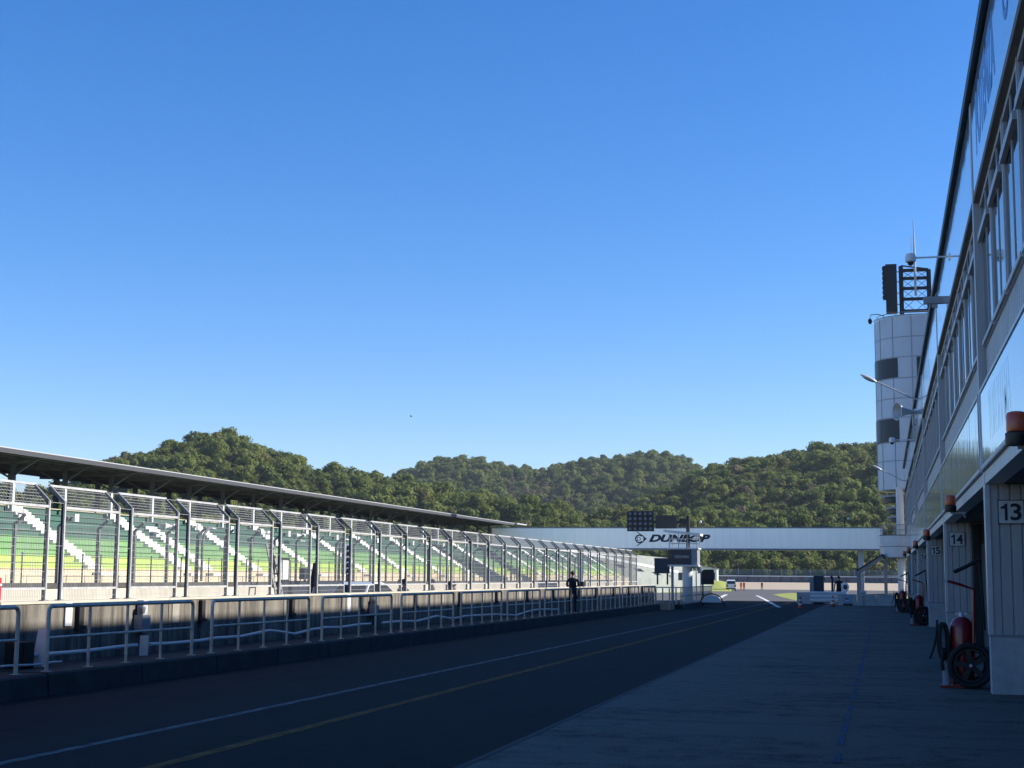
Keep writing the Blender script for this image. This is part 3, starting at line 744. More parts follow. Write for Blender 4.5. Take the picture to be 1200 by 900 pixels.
# half-round white board on the lane
p = AZ(834, 711.5, .0)
t = thing('half_round_barrier', 'low barrier with a white half-round board standing on the lane', 'barrier', (p.x, p.y, 0))
pts = [(.62*math.cos(a), .30+.46*math.sin(a)) for a in [i*PI/14 for i in range(15)]]
MB().prism(pts, 'xz', -.03, .03).build('board', M_white_p, t)
b = MB(); pr = [(.70*math.cos(a), .30+.54*math.sin(a)) for a in [i*PI/14 for i in range(15)]]
for (x0,z0),(x1,z1) in zip(pr, pr[1:]): b.bar((x0,0,z0),(x1,0,z1),.07,.05,(0,1,0))
b.bar((-.9,0,.25),(.9,0,.25),.06); b.bar((-.8,-.35,0),(-.8,0,.27),.05); b.bar((-.8,.35,0),(-.8,0,.27),.05); b.bar((.8,-.35,0),(.8,0,.27),.05); b.bar((.8,.35,0),(.8,0,.27),.05)
b.build('stand', M_dark, t)

# ------------------------------------------------------------------ pit building
XB, FINS = 1.72, [26.4+18*k for k in range(-3, 6)]
YEND = 117.0
PB = thing('pit_building', 'long grey two-storey pit building with glossy boards and garage openings', 'building', (8, 60, 0))
def pb(b, name, m, par=None):
    o = b.build(name, m)
    if par is None: rel(o, PB)
    else: o.parent = par
    return o
Y0 = FINS[0]
pb(MB().box(2.0, 14, Y0, YEND, 5.1, 10.22), 'upper_block', M_clad)
pb(MB().box(2.46, 14, Y0, YEND, 3.72, 5.1), 'floor_block', M_clad)
pb(MB().box(1.62, 14.3, Y0, YEND+.2, 10.24, 10.40), 'roof', M_gutter)
pb(MB().box(1.57, 1.617, Y0, YEND+.2, 10.22, 10.42), 'gutter', M_gutter)
pb(MB().box(12, 14, Y0, YEND, 0, 3.72), 'rear_wall', M_soffit)
pb(MB().box(1.98, 12, Y0, YEND, 3.52, 3.70), 'garage_ceiling', M_soffit)
def ribbed(x0, x1, yf, yb, z0, z1, pitch=.18, d=.022):
    """Vertical ribbed sheet facing -y at y=yf, body back to yb."""
    poly = []; x = x0
    while x < x1-.001:
        e = min(x1, x+pitch)
        w = e-x
        poly += [(x, yf), (x+w*.72, yf), (x+w*.80, yf+d), (x+w*.95, yf+d)] ; x = e
    poly.append((x1, yf)); poly += [(x1, yb), (x0, yb)]
    return MB().prism(poly, 'xy', z0, z1)
def ribbed_x(xf, xb, y0, y1, z0, z1, pitch=.25, d=.025):
    poly = []; y = y0
    while y < y1-.001:
        e = min(y1, y+pitch); w = e-y
        poly += [(xf, y), (xf, y+w*.7), (xf+d, y+w*.78), (xf+d, y+w*.94)]; y = e
    poly.append((xf, y1)); poly += [(xb, y1), (xb, y0)]
    return MB().prism(poly, 'xy', z0, z1)
for k, fy in enumerate(FINS):
    pb(ribbed(XB+.05, 2.44, fy, fy+.34, .985, 3.50), 'fin_cladding', M_clad)
    pb(MB().box(XB-.01, 2.46, fy-.03, fy+.40, 0, .94), 'plinth', M_block)
    pb(MB().box(XB-.02, 2.45, fy-.035, fy+.38, .942, .983), 'plinth_cap', M_grey)
    pb(MB().box(XB-.03, XB+.048, fy-.02, fy+.36, .985, 3.71), 'corner_trim', M_trim)
    pb(MB().box(1.655, 1.80, fy+.02, fy+.34, 3.72, 10.19), 'pillar', M_pillar)
    pb(MB().box(2.46, 12, fy+.02, fy+.30, 0, 3.515), 'partition', M_soffit)
    pb(MB().box(2.48, 2.66, fy-.12, fy+.018, 0, 3.45), 'door_guide', M_dark)
    d = pb(MB().box(2.68, 3.9, fy-.03, fy+.018, .02, 2.9), 'inner_door', M_grey)
    MB().box(2.83, 3.75, fy-.036, fy-.031, .12, 2.75).build('door_glass', M_dark, d)
    MB().box(2.78, 3.0, fy-.06, fy-.037, 1.25, 1.29).build('handle', M_trim, d)
    ya = fy+.36; yb = fy+18 if k < len(FINS)-1 else YEND
    if yb-ya < 1 or ya < 5 and k < 1: pass
    yb2 = min(yb, YEND)
    # beam over the garage opening
    pb(MB().box(1.70, 1.98, ya, yb2-.02, 3.50, 3.71), 'beam', M_trim)
    pb(MB().box(1.64, 1.70, ya+.06, yb2-.06, 3.715, 3.745), 'drip_ledge', M_grey)
    # glossy lower board
    gb_ = pb(MB().box(1.655, 1.70, ya+.10, yb2-.10, 3.80, 5.02), 'lower_board', M_board2 if k != 2 else M_board)
    fb = MB(); fb.box(1.64, 1.72, ya+.06, yb2-.06, 5.022, 5.075); fb.box(1.64, 1.72, ya+.06, yb2-.06, 3.748, 3.798); fb.box(1.64, 1.72, ya+.04, ya+.098, 3.798, 5.022); fb.box(1.64, 1.72, yb2-.098, yb2-.04, 3.798, 5.022)
    fb.build('board_frame', M_trim, gb_)
    MB().box(1.72, 1.995, ya+.04, yb2-.04, 3.75, 5.08).build('board_back', M_clad, gb_)
    # upper sign board
    ub = pb(MB().box(1.665, 1.71, ya+.10, yb2-.10, 8.52, 10.18), 'upper_board', M_board)
    MB().box(1.712, 1.995, ya+.02, yb2-.02, 8.50, 10.2).build('board_back', M_pillar, ub)
    MB().box(1.655, 1.995, ya+.02, yb2-.02, 8.38, 8.498).build('board_soffit', M_soffit, ub)
    # spandrel and windows
    pb(ribbed_x(1.79, 1.995, ya, yb2-.02, 5.085, 5.83), 'spandrel', M_clad)
    nW = 7; wl = (yb2-.02-ya)/nW
    for i in range(nW):
        y0, y1 = ya+i*wl, ya+(i+1)*wl; ym = (y0+y1)/2
        fr = MB()
        fr.box(1.745, 1.96, y0, y0+.10, 5.835, 8.375); fr.box(1.765, 1.96, y1-.06, y1, 5.835, 8.375)
        fr.box(1.755, 1.97, y0+.10, y1-.06, 5.835, 5.90); fr.box(1.755, 1.96, y0+.10, y1-.06, 8.28, 8.375)
        fr.box(1.762, 1.955, ym-.03, ym+.03, 5.90, 8.28)
        w = pb(fr, 'window', M_frame)
        MB().box(1.775, 1.785, y0+.10, ym-.03, 5.90, 8.28).box(1.785, 1.795, ym+.03, y1-.06, 5.90, 8.28).build('pane', M_glass, w)
        MB().box(1.70, 1.772, y0+.3, y1-.1, 7.66, 7.78).build('transom', M_pillar, w)
        MB().box(1.72, 1.742, y0+.1, y1-.06, 5.85, 5.92).build('sill', M_pillar, w)
# blue lettering on the nearest upper board, pale lettering on the lower one
ub0 = FINS[2]
lt = text_mesh('board_lettering', 'POTENZA', 4.3, 1.05, M_letter, None, frame((1.664, 23.1, 9.42), (0,-1,0), (0,0,1)), .0012, bold=.05); rel(lt, PB)
b = MB(); b.lathe([(.5,.003),(.36,.003)], (1.664, 19.0, 9.45), (-1,0,0), 30).lathe([(.2,.003),(0,.003)], (1.664, 18.6, 9.7), (-1,0,0), 24); rel(b.build('board_emblem', M_letter), PB)
lt = text_mesh('faded_lettering', 'YOKOHAMA', 4.2, .80, M_faint, None, frame((1.6545, 22.3, 4.45), (0,-1,0), (0,0,1)), .0008, bold=.03); rel(lt, PB)

# number signs on the fins
for k, num in ((3, '13'), (4, '14'), (5, '15'), (6, '16'), (7, '17')):
    fy = FINS[k]; p = AY(1185 if k == 3 else 1121.5, 600.5 if k == 3 else 630.5, fy-.03)
    xc = {3: p.x, 4: p.x}.get(k, 2.06); 
    zc = 3.03
    t = thing('number_sign', 'square white sign reading %s in dark digits on a ribbed garage pier' % num, 'number sign', (xc, fy-.03, zc), 0, 'garage number signs')
    MB().box(-.215, .215, 0, .03, -.205, .205).build('plate', M_ink, t)
    MB().box(-.20, .20, -.004, -.001, -.19, .19).build('face', M_sign, t)
    b = MB()
    def one(cx): b.prism([(cx+.01,-.1425),(cx+.055,-.1425),(cx+.055,.1425),(cx+.022,.1425),(cx-.0,.105),(cx-.05,.088),(cx-.05,.05),(cx+.01,.062)], 'xz', -.009, -.0045)
    one(-.115)
    if num[1] == '1': one(.09)
    b.build('digit', M_ink, t)
    if num[1] != '1': text_mesh('digit', num[1], .175, .285, M_ink, t, frame((.075, -.0045, 0), (1,0,0), (0,0,1)), .004, bold=.02)

# rotating beacons on the beam
def beacon():
    t = thing('warning_beacon', '', 'beacon', (0,0,0), 0, 'red beacons above the garages')
    MB().bar((.32,0,-.02),(.0,0,-.02),.05,.04).bar((.25,0,-.02),(.3,0,-.12),.06,.03).build('bracket', M_grey, t)
    MB().lathe([(0,0),(.115,0),(.125,.03),(.125,.13),(.10,.15)], n=20).build('base', M_gutter, t)
    MB().lathe([(.108,.15),(.112,.17),(.11,.32),(.10,.35),(.06,.365),(0,.37)], n=20).build('lens', M_beacon, t)
    return t
proto = beacon()
BL = ['large red beacon at the right edge above garage thirteen', 'red beacon just above the number 14 sign', 'red beacon second in line after the 14 pier, above sign 15', 'red beacon above sign 16, fourth along the beam', 'small dark red beacon fifth along the beam', 'smallest red beacon farthest along the garage beam']
BP = [(1192.5,522),(1114,600),(1086,633),(1073,643),(1065,648.5),(1060,652)]
for k, (px, py) in enumerate(BP):
    p = AX(px, py, 1.42)
    loc = (1.42, p.y, p.z)
    if k == 0: proto.location = loc; proto['label'] = BL[0]
    else: dup(proto, loc, BL[k])

# wheeled fire extinguishers
def cart():
    t = thing('fire_extinguisher_cart', '', 'fire extinguisher', (0,0,0), 0, 'wheeled fire extinguishers')
    MB().lathe([(.0,.06),(.17,.06),(.185,.10),(.2,.2),(.2,1.02),(.185,1.12),(.13,1.2),(.06,1.235),(0,1.24)], n=24).build('cylinder', M_red, t)
    MB().lathe([(.2,0),(.2,.14),(.17,.14)], n=24).build('foot_ring', M_red, t)
    MB().lathe([(.045,1.22),(.045,1.30),(.03,1.32),(0,1.32)], n=12).bar((-.1,0,1.29),(.1,0,1.29),.04).build('valve', M_trim, t)
    for yv in (-.30, .30):
        w = MB(); w.torus((.12,yv,.40),(0,1,0),.345,.052,30,10); tw = w.build('wheel', M_rub, t)
        r = MB(); r.torus((.12,yv,.40),(0,1,0),.275,.028,24,6)
        for i in range(5):
            a = 2*PI*i/5+.5; r.bar((.12,yv,.40),(.12+.27*math.cos(a),yv,.40+.27*math.sin(a)),.09,.04,(0,1,0))
        r.lathe([(0,-.06),(.06,-.06),(.07,0),(.06,.06),(0,.06)],(.12,yv,.40),(0,1,0),12)
        r.build('rim', M_dark, tw)
        MB().lathe([(0,-.075),(.025,-.07),(.028,-.06)],(.12,yv,.40),(0,1,0),10).build('hub_cap', M_trim, tw)
    MB().tube([(.12,-.3,.40),(.12,.3,.40)],.025,8).build('axle', M_dark, t)
    h = MB()
    for i in range(7):
        x = -.30-.018*(i % 3); yv = -.16+.05*i; rz = .30+.02*(i % 2)
        h.tube([(x+.07*math.cos(a)*1.1, yv, .80+rz*math.sin(a)) for a in [2*PI*j/18 for j in range(19)]], .022, 7)
    h.tube([(-.42,-.2,1.18),(-.44,-.2,.9),(-.5,-.2,.66),(-.56,-.2,.5)],.022,7); h.tube([(-.33,-.22,.7),(-.36,-.22,.42),(-.35,-.22,.30)],.03,7)
    h.build('hose', M_rub, t)
    MB().tube([(-.28,-.12,.02),(-.28,-.12,.42)],.075,12).build('gas_bottle', M_grey, t)
    MB().box(-.4,.0,-.24,.1,.005,.045).build('base_plate', M_red, t)
    hd = MB(); hd.tube([(.18,.1,.4),(.2,.1,1.2),(.22,.06,1.72),(.0,.03,1.80),(-.22,.0,1.86)],.026,8); hd.tube([(.18,-.1,.4),(.2,-.1,1.2),(.22,-.05,1.70)],.026,8)
    hd.build('handle', M_red, t)
    MB().tube([(-.22,.0,1.86),(-.27,.0,1.875)],.03,8).build('grip', M_trim, t)
    MB().tube([(-.1,.06,2.02),(.12,.1,2.12),(.34,.14,2.25)],.034,8).tube([(.34,.14,2.25),(.38,.14,1.6),(.40,.1,1.0)],.02,7).build('nozzle', M_rub, t)
    return t
proto = cart()
CL = ['red wheeled fire extinguisher with big black wheel and hose beside pier 13, nearest', 'red wheeled fire extinguisher beside pier 15, in the middle of three', 'small red wheeled fire extinguisher farthest along the garages']
for k, (px, py) in enumerate(((1129, 806), (1077, 733), (1058, 718))):
    p = AZ(px, py, 0)
    if k == 0: proto.location = (p.x, p.y, .005); proto['label'] = CL[0]
    else: dup(proto, (p.x, p.y, .005), CL[k], rz=(.15, -.2)[k-1])

# street lamps, horns and cameras on the roof edge
def arm_lamp(px0, py0, px1, py1, lab):
    q = AX(px0, py0, 1.46); p = AY(px1, py1, q.y)
    t = thing('arm_lamp', lab, 'lamp', q, 0, 'arm lamps on the pit building roof edge'); d = Vector(p)-Vector(q)
    MB().tube([(.35,0,-.06),(0,0,0), d*.35+Vector((0,0,.02)), d*.72], .035, 8).build('arm', M_galv, t)
    u = d.normalized(); a = math.atan2(u.z, u.x)
    Mx = Matrix.Rotation(-a, 3, 'Y')
    MB().ell(d*.88, (d.length*.17, .17, .085), 14, 8, M=Mx).build('lamp_head', M_galv, t)
    MB().ell(d*.88+Vector((0,0,-.05)), (d.length*.13, .12, .07), 12, 6, M=Mx).build('lens', M_lampglass, t)
arm_lamp(1070, 467, 1011, 440, 'street lamp on a long arm reaching left in front of the tower windows')
arm_lamp(1057, 563, 1024, 546, 'thin lamp arm lower down in front of the tower base')
for px, py, k, lab in ((1055, 482, 1.0, 'grey horn loudspeaker below the long lamp arm on the roof edge'), (1039, 562, .95, 'grey horn loudspeaker beside the lower lamp arm at the tower')):
    q = AX(px+10, py-6, 1.35)
    horn('horn_speaker', AY(px-4, py, q.y), PI*.18, 2.0 if k == 1.0 else 1.9, lab, M_galv, 'horn speakers on the pit building')
def dome_cam(px, py, lab, s=1.0, px2=None):
    q = AX(px, py, 1.44); t = thing('dome_camera', lab, 'camera', q, 0, 'dome cameras on the roof edge')
    MB().tube([(.25,0,.02),(-.55,0,.02)], .022, 8).build('arm', M_white_p, t)
    for nme, x in (('housing', -.66), ('rear_housing', .32)):
        MB().lathe([(0,.14),(.10,.12),(.125,.06),(.125,-.06),(.10,-.08)], (x,0,0), n=16).build(nme, M_white_p, t)
        MB().lathe([(.07,-.08),(.065,-.13),(.03,-.16),(0,-.16)], (x,0,0), n=12).build('dome', M_rub, t)
    t.scale = (s,s,s)
dome_cam(1101, 302, 'white dome camera on an arm over the roof edge beside the tower frame')
dome_cam(1065, 516, 'small white camera on the roof edge in front of the lower tower window', 1.3)
q = AX(1094, 352, 1.44); t = thing('junction_housing', 'flat grey box on the roof edge below the dome camera', 'box', q); MB().box(-.26,.26,-.1,.1,-.09,.09).build('case', M_grey, t); MB().box(-.05,.1,-.04,.04,-.2,-.09).build('foot', M_grey, t)

# ------------------------------------------------------------------ control tower
TX, TY, TRD = 2.95, 121.2, 3.25
t = thing('control_tower', 'white round control tower with dark windows, scoreboard frame and antennas', 'tower', (TX, TY, 0))
def zpx(y): return 1.9+(679-y)*.0656
ZT, ZB = 22.25, 8.75
def drum(r, z0, z1, n=96, a0=0, a1=2*PI):
    b = MB(); vs = []; fs = []
    for k in range(n+1):
        a = a0+(a1-a0)*k/n; vs += [(r*math.cos(a), r*math.sin(a), z0), (r*math.cos(a), r*math.sin(a), z1)]
    for k in range(n): fs.append((2*k, 2*k+2, 2*k+3, 2*k+1))
    b.add(vs, fs, 0, True); return b
def disc(b, r, z, n=64): b.add([(r*math.cos(2*PI*k/n), r*math.sin(2*PI*k/n), z) for k in range(n)], [tuple(range(n))]); return b
seams = [zpx(394), zpx(418), zpx(443), zpx(467), zpx(490), zpx(519), zpx(541)]
disc(disc(drum(TRD, ZB, ZT), TRD, ZT), TRD, ZB).build('drum', M_towr, t)
b = MB()
for z in seams: 
    dd = drum(TRD+.012, z-.035, z+.035); b.add(dd.v, dd.f, 0, True)
for ang in [math.radians(a) for a in (188, 210, 235, 262, 292, 325)]:
    x, yv = (TRD+.006)*math.cos(ang), (TRD+.006)*math.sin(ang); b.bar((x,yv,ZB),(x,yv,ZT),.06,.03,(math.cos(ang),math.sin(ang),0))
b.build('panel_joint', mat('grey panel joint', (.28, .30, .33), .6), t)
for z0, z1 in ((zpx(443)+.05, zpx(418)-.05), (zpx(519)+.05, zpx(490)-.05)):
    for aa, bb in ((176, 242), (268, 302)):
        w = drum(TRD+.03, z0, z1, 24, math.radians(aa), math.radians(bb)).build('window', M_seam, t)
        for u in (0, .52):
            drum(TRD+.045, z0+.06, z1-.06, 14, math.radians(aa+(bb-aa)*u+1), math.radians(aa+(bb-aa)*(u+.47))).build('pane', mat('tower glass', (.03,.033,.04), .3, spec=.3), w)
b = drum(TRD+.08, ZT, ZT+.09); b.build('roof_rim', M_grey, t)
# scoreboard and lattice frame on the roof
sb = MB().box(.66-TX+.0, 1.52-TX, -3.0, -1.8, 22.6, 26.4).box(.45-TX, .66-TX, -2.9, -2.6, 23.6, 26.3).build('scoreboard', M_dark, t)
b = MB()
for i in range(7): b.box(.40-TX, .46-TX, -2.95, -2.55, 23.7+i*.38, 23.9+i*.38)
b.build('louvre', M_dark, sb)
b = MB()
xl, xr, yf = 1.85-TX, 3.95-TX, -2.2
b.bar((xl,yf,22.5),(xl,yf,26.35),.34); b.bar((xr,yf,22.5),(xr,yf,26.0),.34)
zs = [22.75, 23.7, 24.55, 25.35, 26.0]
for i, z in enumerate(zs): b.bar((xl,yf,z),(xr,yf,z),.18,.24)
b.bar((xl,yf,26.4),(xr,yf,26.05),.1)
for z0, z1 in zip(zs, zs[1:]):
    xm = (xl+xr)/2
    for xa, xb in ((xl,xm),(xm,xr)): b.bar((xa,yf+.1,z0),(xb,yf+.1,z1),.035); b.bar((xa,yf+.12,z1),(xb,yf+.12,z0),.035)
for z in (23.3, 24.2, 25.1, 25.9): b.bar((1.5-TX,-2.3,z),(xl,yf,z),.06)
b.build('lattice_frame', M_dark, t)
MB().tube([(2.93-TX,-2.5,23.9),(2.9-TX,-2.5,27.2),(2.9-TX,-2.5,29.0),(2.88-TX,-2.5,30.1)], [.10,.09,.05,.03], 8).build('antenna_mast', M_galv, t)
MB().tube([(2.7-TX,-2.4,26.3),(2.68-TX,-2.4,28.6)], .035, 6).build('antenna', M_galv, t)
b = MB(); yv = -3.1
for i in range(7): a = math.radians(195+i*22); b.tube([(3.1*math.cos(a),3.1*math.sin(a),ZT),(3.1*math.cos(a),3.1*math.sin(a),ZT+.32)],.03,6)
b.tube([(3.1*math.cos(math.radians(190+6*i)),3.1*math.sin(math.radians(190+6*i)),ZT+.32) for i in range(27)],.03,6)
b.build('roof_railing', M_grey, t)
b = MB(); b.tube([(-2.5,-2.0,ZT+.2),(-3.0,-2.1,ZT+.35),(-3.5,-2.1,ZT+.3),(-3.55,-2.1,ZT)],.04,6); cmo = b.build('camera_arm', M_grey, t)
MB().ell((-3.55,-2.1,ZT-.2),(.16,.16,.24)).build('camera', M_rub, cmo)
# underside slabs, shaft, balcony
for z, r in ((8.35, 3.05), (7.45, 2.75), (6.75, 2.6)):
    disc(disc(drum(r, z-.14, z+.0), r, z), r, z-.14).build('landing_slab', M_white_p if False else M_grey, t)
    disc(disc(drum(r-.25, z-.5, z-.145), r-.25, z-.145), r-.25, z-.5).build('landing_beam', M_gutter, t)
for xx, yv, r in ((-1.62, -2.6, .30), (1.5, 1.0, .5)):
    MB().lathe([(r,0),(r,8.9)], (xx,yv,0), n=20).build('column', M_white_p, t)
MB().box(-1.0, 2.5, -1.5, 2.5, 0, 8.9).build('core', M_towr, t)
bal = MB()
def half(b, r, z0, z1, cx, cy):
    n = 28; pts = [(cx+r*math.cos(a), cy+r*math.sin(a)) for a in [PI+PI*k/n for k in range(n+1)]]
    b.prism(pts, 'xy', z0, z1)
half(bal, 1.75, 3.52, 5.18, -1.45, -1.6); bo = bal.build('balcony', M_towr, t)
b = MB(); half(b, 1.77, 4.33, 4.37, -1.45, -1.6); half(b, 1.78, 3.46, 3.52, -1.45, -1.6); half(b, 1.78, 5.18, 5.24, -1.45, -1.6); b.build('balcony_joint', M_seam, bo)
b = MB()
for k in range(9):
    a = PI+PI*k/8; x, yv = -1.45+1.65*math.cos(a), -1.6+1.65*math.sin(a); b.tube([(x,yv,5.24),(x,yv,6.0)],.03,6)
for z in (5.6, 6.0): b.tube([(-1.45+1.65*math.cos(PI+PI*k/20), -1.6+1.65*math.sin(PI+PI*k/20), z) for k in range(21)],.03,6)
b.build('balcony_railing', M_grey, bo)
# outside stair
p0, p1 = AY(1004, 672, 119), AY(1034, 653, 119)
t = thing('outside_stair', 'grey covered stair sloping down from the tower balcony', 'stair', (-1.0, 119.2, 0))
b = MB(); b.bar(p0, p1, 1.4, .28, (0,0,1)); rel(b.build('stringer', M_grey), t)
b = MB(); b.bar(Vector(p0)+Vector((0,0,.2)), Vector(p1)+Vector((0,0,.2)), 1.5, .1, (0,0,1)); rel(b.build('stair_roof', M_gutter), t)
b = MB(); b.box(p0.x-.0, p0.x+.3, 118.5, 118.8, 0, p0.z); b.box(p0.x+2.05, p0.x+2.3, 118.6, 118.8, .3, 3.3); rel(b.build('post', M_grey), t)
b = MB()
for z in (.45, 2.1): b.box(p0.x+.35, p0.x+3.2, 119.6, 119.66, z, z+.09)
b.box(p0.x+.35, p0.x+.43, 119.6, 119.66, .45, 2.1); rel(b.build('frame_rail', M_white_p), t)
rel(MB().box(p0.x+.3, 3.0, 119.8, 120.4, 0, .38).build('dark_base', M_gutter), t)

# ------------------------------------------------------------------ barriers at the end of the apron
t = thing('concrete_barrier', 'grey concrete block barrier with round blue emblem below the tower', 'barrier', (-1.2, 106.6, 0))
b = MB()
for i in range(3): b.box(-1.95+i*1.3, -1.95+i*1.3+1.28, 0, .5, .03, .80)
b.build('block', M_block, t)
for i in range(3):
    pass
b = MB(); b.torus((-1.32,-.02,.50),(0,1,0),.255,.035,22,6); b.build('emblem_ring', M_letter, t)
MB().lathe([(0,.012),(.22,.01),(.22,0)],(-1.32,-.002,.50),(0,-1,0),20).build('emblem_face', M_sign, t)
text_mesh('emblem_digits', '60', .25, .19, M_ink, t, frame((-1.32,-.016,.50),(1,0,0),(0,0,1)), .006, bold=.02)
MB().box(-1.6,-.95,-.012,-.002,.03,.16).build('drain_gap', M_dark, t)
t = thing('steel_barrier', 'white corrugated steel barrier left of the round blue emblem', 'barrier', (-4.3, 112.5, 0))
prof = [(0,.12),(-.08,.2),(-.08,.32),(0,.40),(-.08,.48),(-.08,.60),(0,.68),(-.07,.76),(-.07,.86),(0,.92),(.05,.92),(.05,.12)]
b = MB(); b.prism(prof, 'yz', -1.0, 1.6); b.build('beam', M_white_p, t)
MB().box(-.9,-.8,.06,.16,0,.9).box(.4,.5,.06,.16,0,.9).box(1.4,1.5,.06,.16,0,.9).build('post', M_galv, t)
t = tag(MB().box(-6.3, -5.2, 112.8, 113.4, 0, .85).build('low_block', M_block), 'low grey block at the left end of the white steel barrier', 'block')
p = AY(1011, 694, 106); t = thing('small_sign', 'small white plate sign above the grey block barrier', 'sign', (p.x, 106.45, 0)); MB().box(-.24,.24,0,.03,.72,1.05).build('plate', M_sign, t); MB().box(-.03,.03,.03,.06,0,.72).build('post', M_grey, t); MB().box(-.14,.14,-.004,0,.82,.93).build('print', M_grey, t)
p = AZ(953, 703, 0)
t = thing('padded_panel', 'tall dark blue padded panel with grey side behind the steel barrier', 'panel', (-5.0, 114.3, 0))
MB().box(-.12,.62,0,.5,0,2.05).build('panel', M_darkb, t); MB().box(-.42,-.125,.02,.5,0,1.95).build('side_board', M_grey, t)
t = thing('dark_post', 'slim dark post between the padded panel and the standing figure', 'post', (-3.75, 114.3, 0)); MB().tube([(0,0,0),(0,0,1.85),(-.05,0,2.0),(-.14,0,2.03)],.09,8).build('shaft', M_darkb, t); MB().box(-.16,.16,-.16,.16,0,.04).build('foot', M_dark, t)
p = AY(990, 688, 114)
t = thing('round_mirror', 'round white board with dark centre on a stand beyond the barrier', 'round board', (p.x, 114, 0))
MB().lathe([(0,.03),(.34,.03),(.36,0),(.34,-.03),(0,-.03)],(0,0,p.z),(-.5,-.85,0),24).build('disc', M_white_p, t)
MB().lathe([(0,.045),(.18,.045),(.2,.03)],(.06,-.02,p.z),(-.5,-.85,0),18).build('centre', M_darkb, t); MB().tube([(0,.05,0),(0,.05,p.z-.2)],.04,6).build('post', M_grey, t)

def cone(loc, lab, stripes=True):
    t = thing('traffic_cone', lab, 'cone', loc, 0, 'traffic cones at the pit exit')
    MB().box(-.2,.2,-.2,.2,0,.04).build('base', M_cone if stripes else M_rub, t)
    MB().lathe([(.15,.04),(.045,.72),(0,.73)], n=18).build('body', M_cone, t)
    for z in (.20, .44):
        r = lambda z: .15-.105*(z-.04)/.68+.004
        MB().lathe([(r(z),z),(r(z+.12),z+.12)], n=18).build('stripe', M_white_p, t)
    return t
p = AZ(938, 713, 0); cone((p.x, p.y, .006), 'red and white striped cone standing alone on the lane')
p = AZ(976, 711, 0); cone((p.x, p.y, .006), 'orange cone against the grey block barrier', False)
p = AZ(832, 704, 0); cone((p.x, p.y, .006), 'small cone behind the half-round white board')

# ------------------------------------------------------------------ people
def skin_body(name, V, E, R, mats, parent, zones=None, sub=1):
    me = bpy.data.meshes.new(name); me.from_pydata([tuple(v) for v in V], E, [])
    o = bpy.data.objects.new(name+'_tmp', me); COL.objects.link(o)
    md = o.modifiers.new('s', 'SKIN'); md.use_smooth_shade = True
    for i, r in enumerate(R):
        sv = me.skin_vertices[0].data[i]; sv.radius = r if isinstance(r, tuple) else (r, r); sv.use_root = (i == 0)
    s2 = o.modifiers.new('u', 'SUBSURF'); s2.levels = sub; s2.render_levels = sub
    bpy.context.view_layer.update()
    m2 = bpy.data.meshes.new_from_object(o.evaluated_get(bpy.context.evaluated_depsgraph_get()))
    bpy.data.objects.remove(o)
    m2.materials.clear()
    for m in mats: m2.materials.append(m)
    if zones:
        for p in m2.polygons: p.material_index = zones(p.center)
    m2.name = name
    ob = bpy.data.objects.new(name, m2); COL.objects.link(ob); ob.parent = parent
    return ob
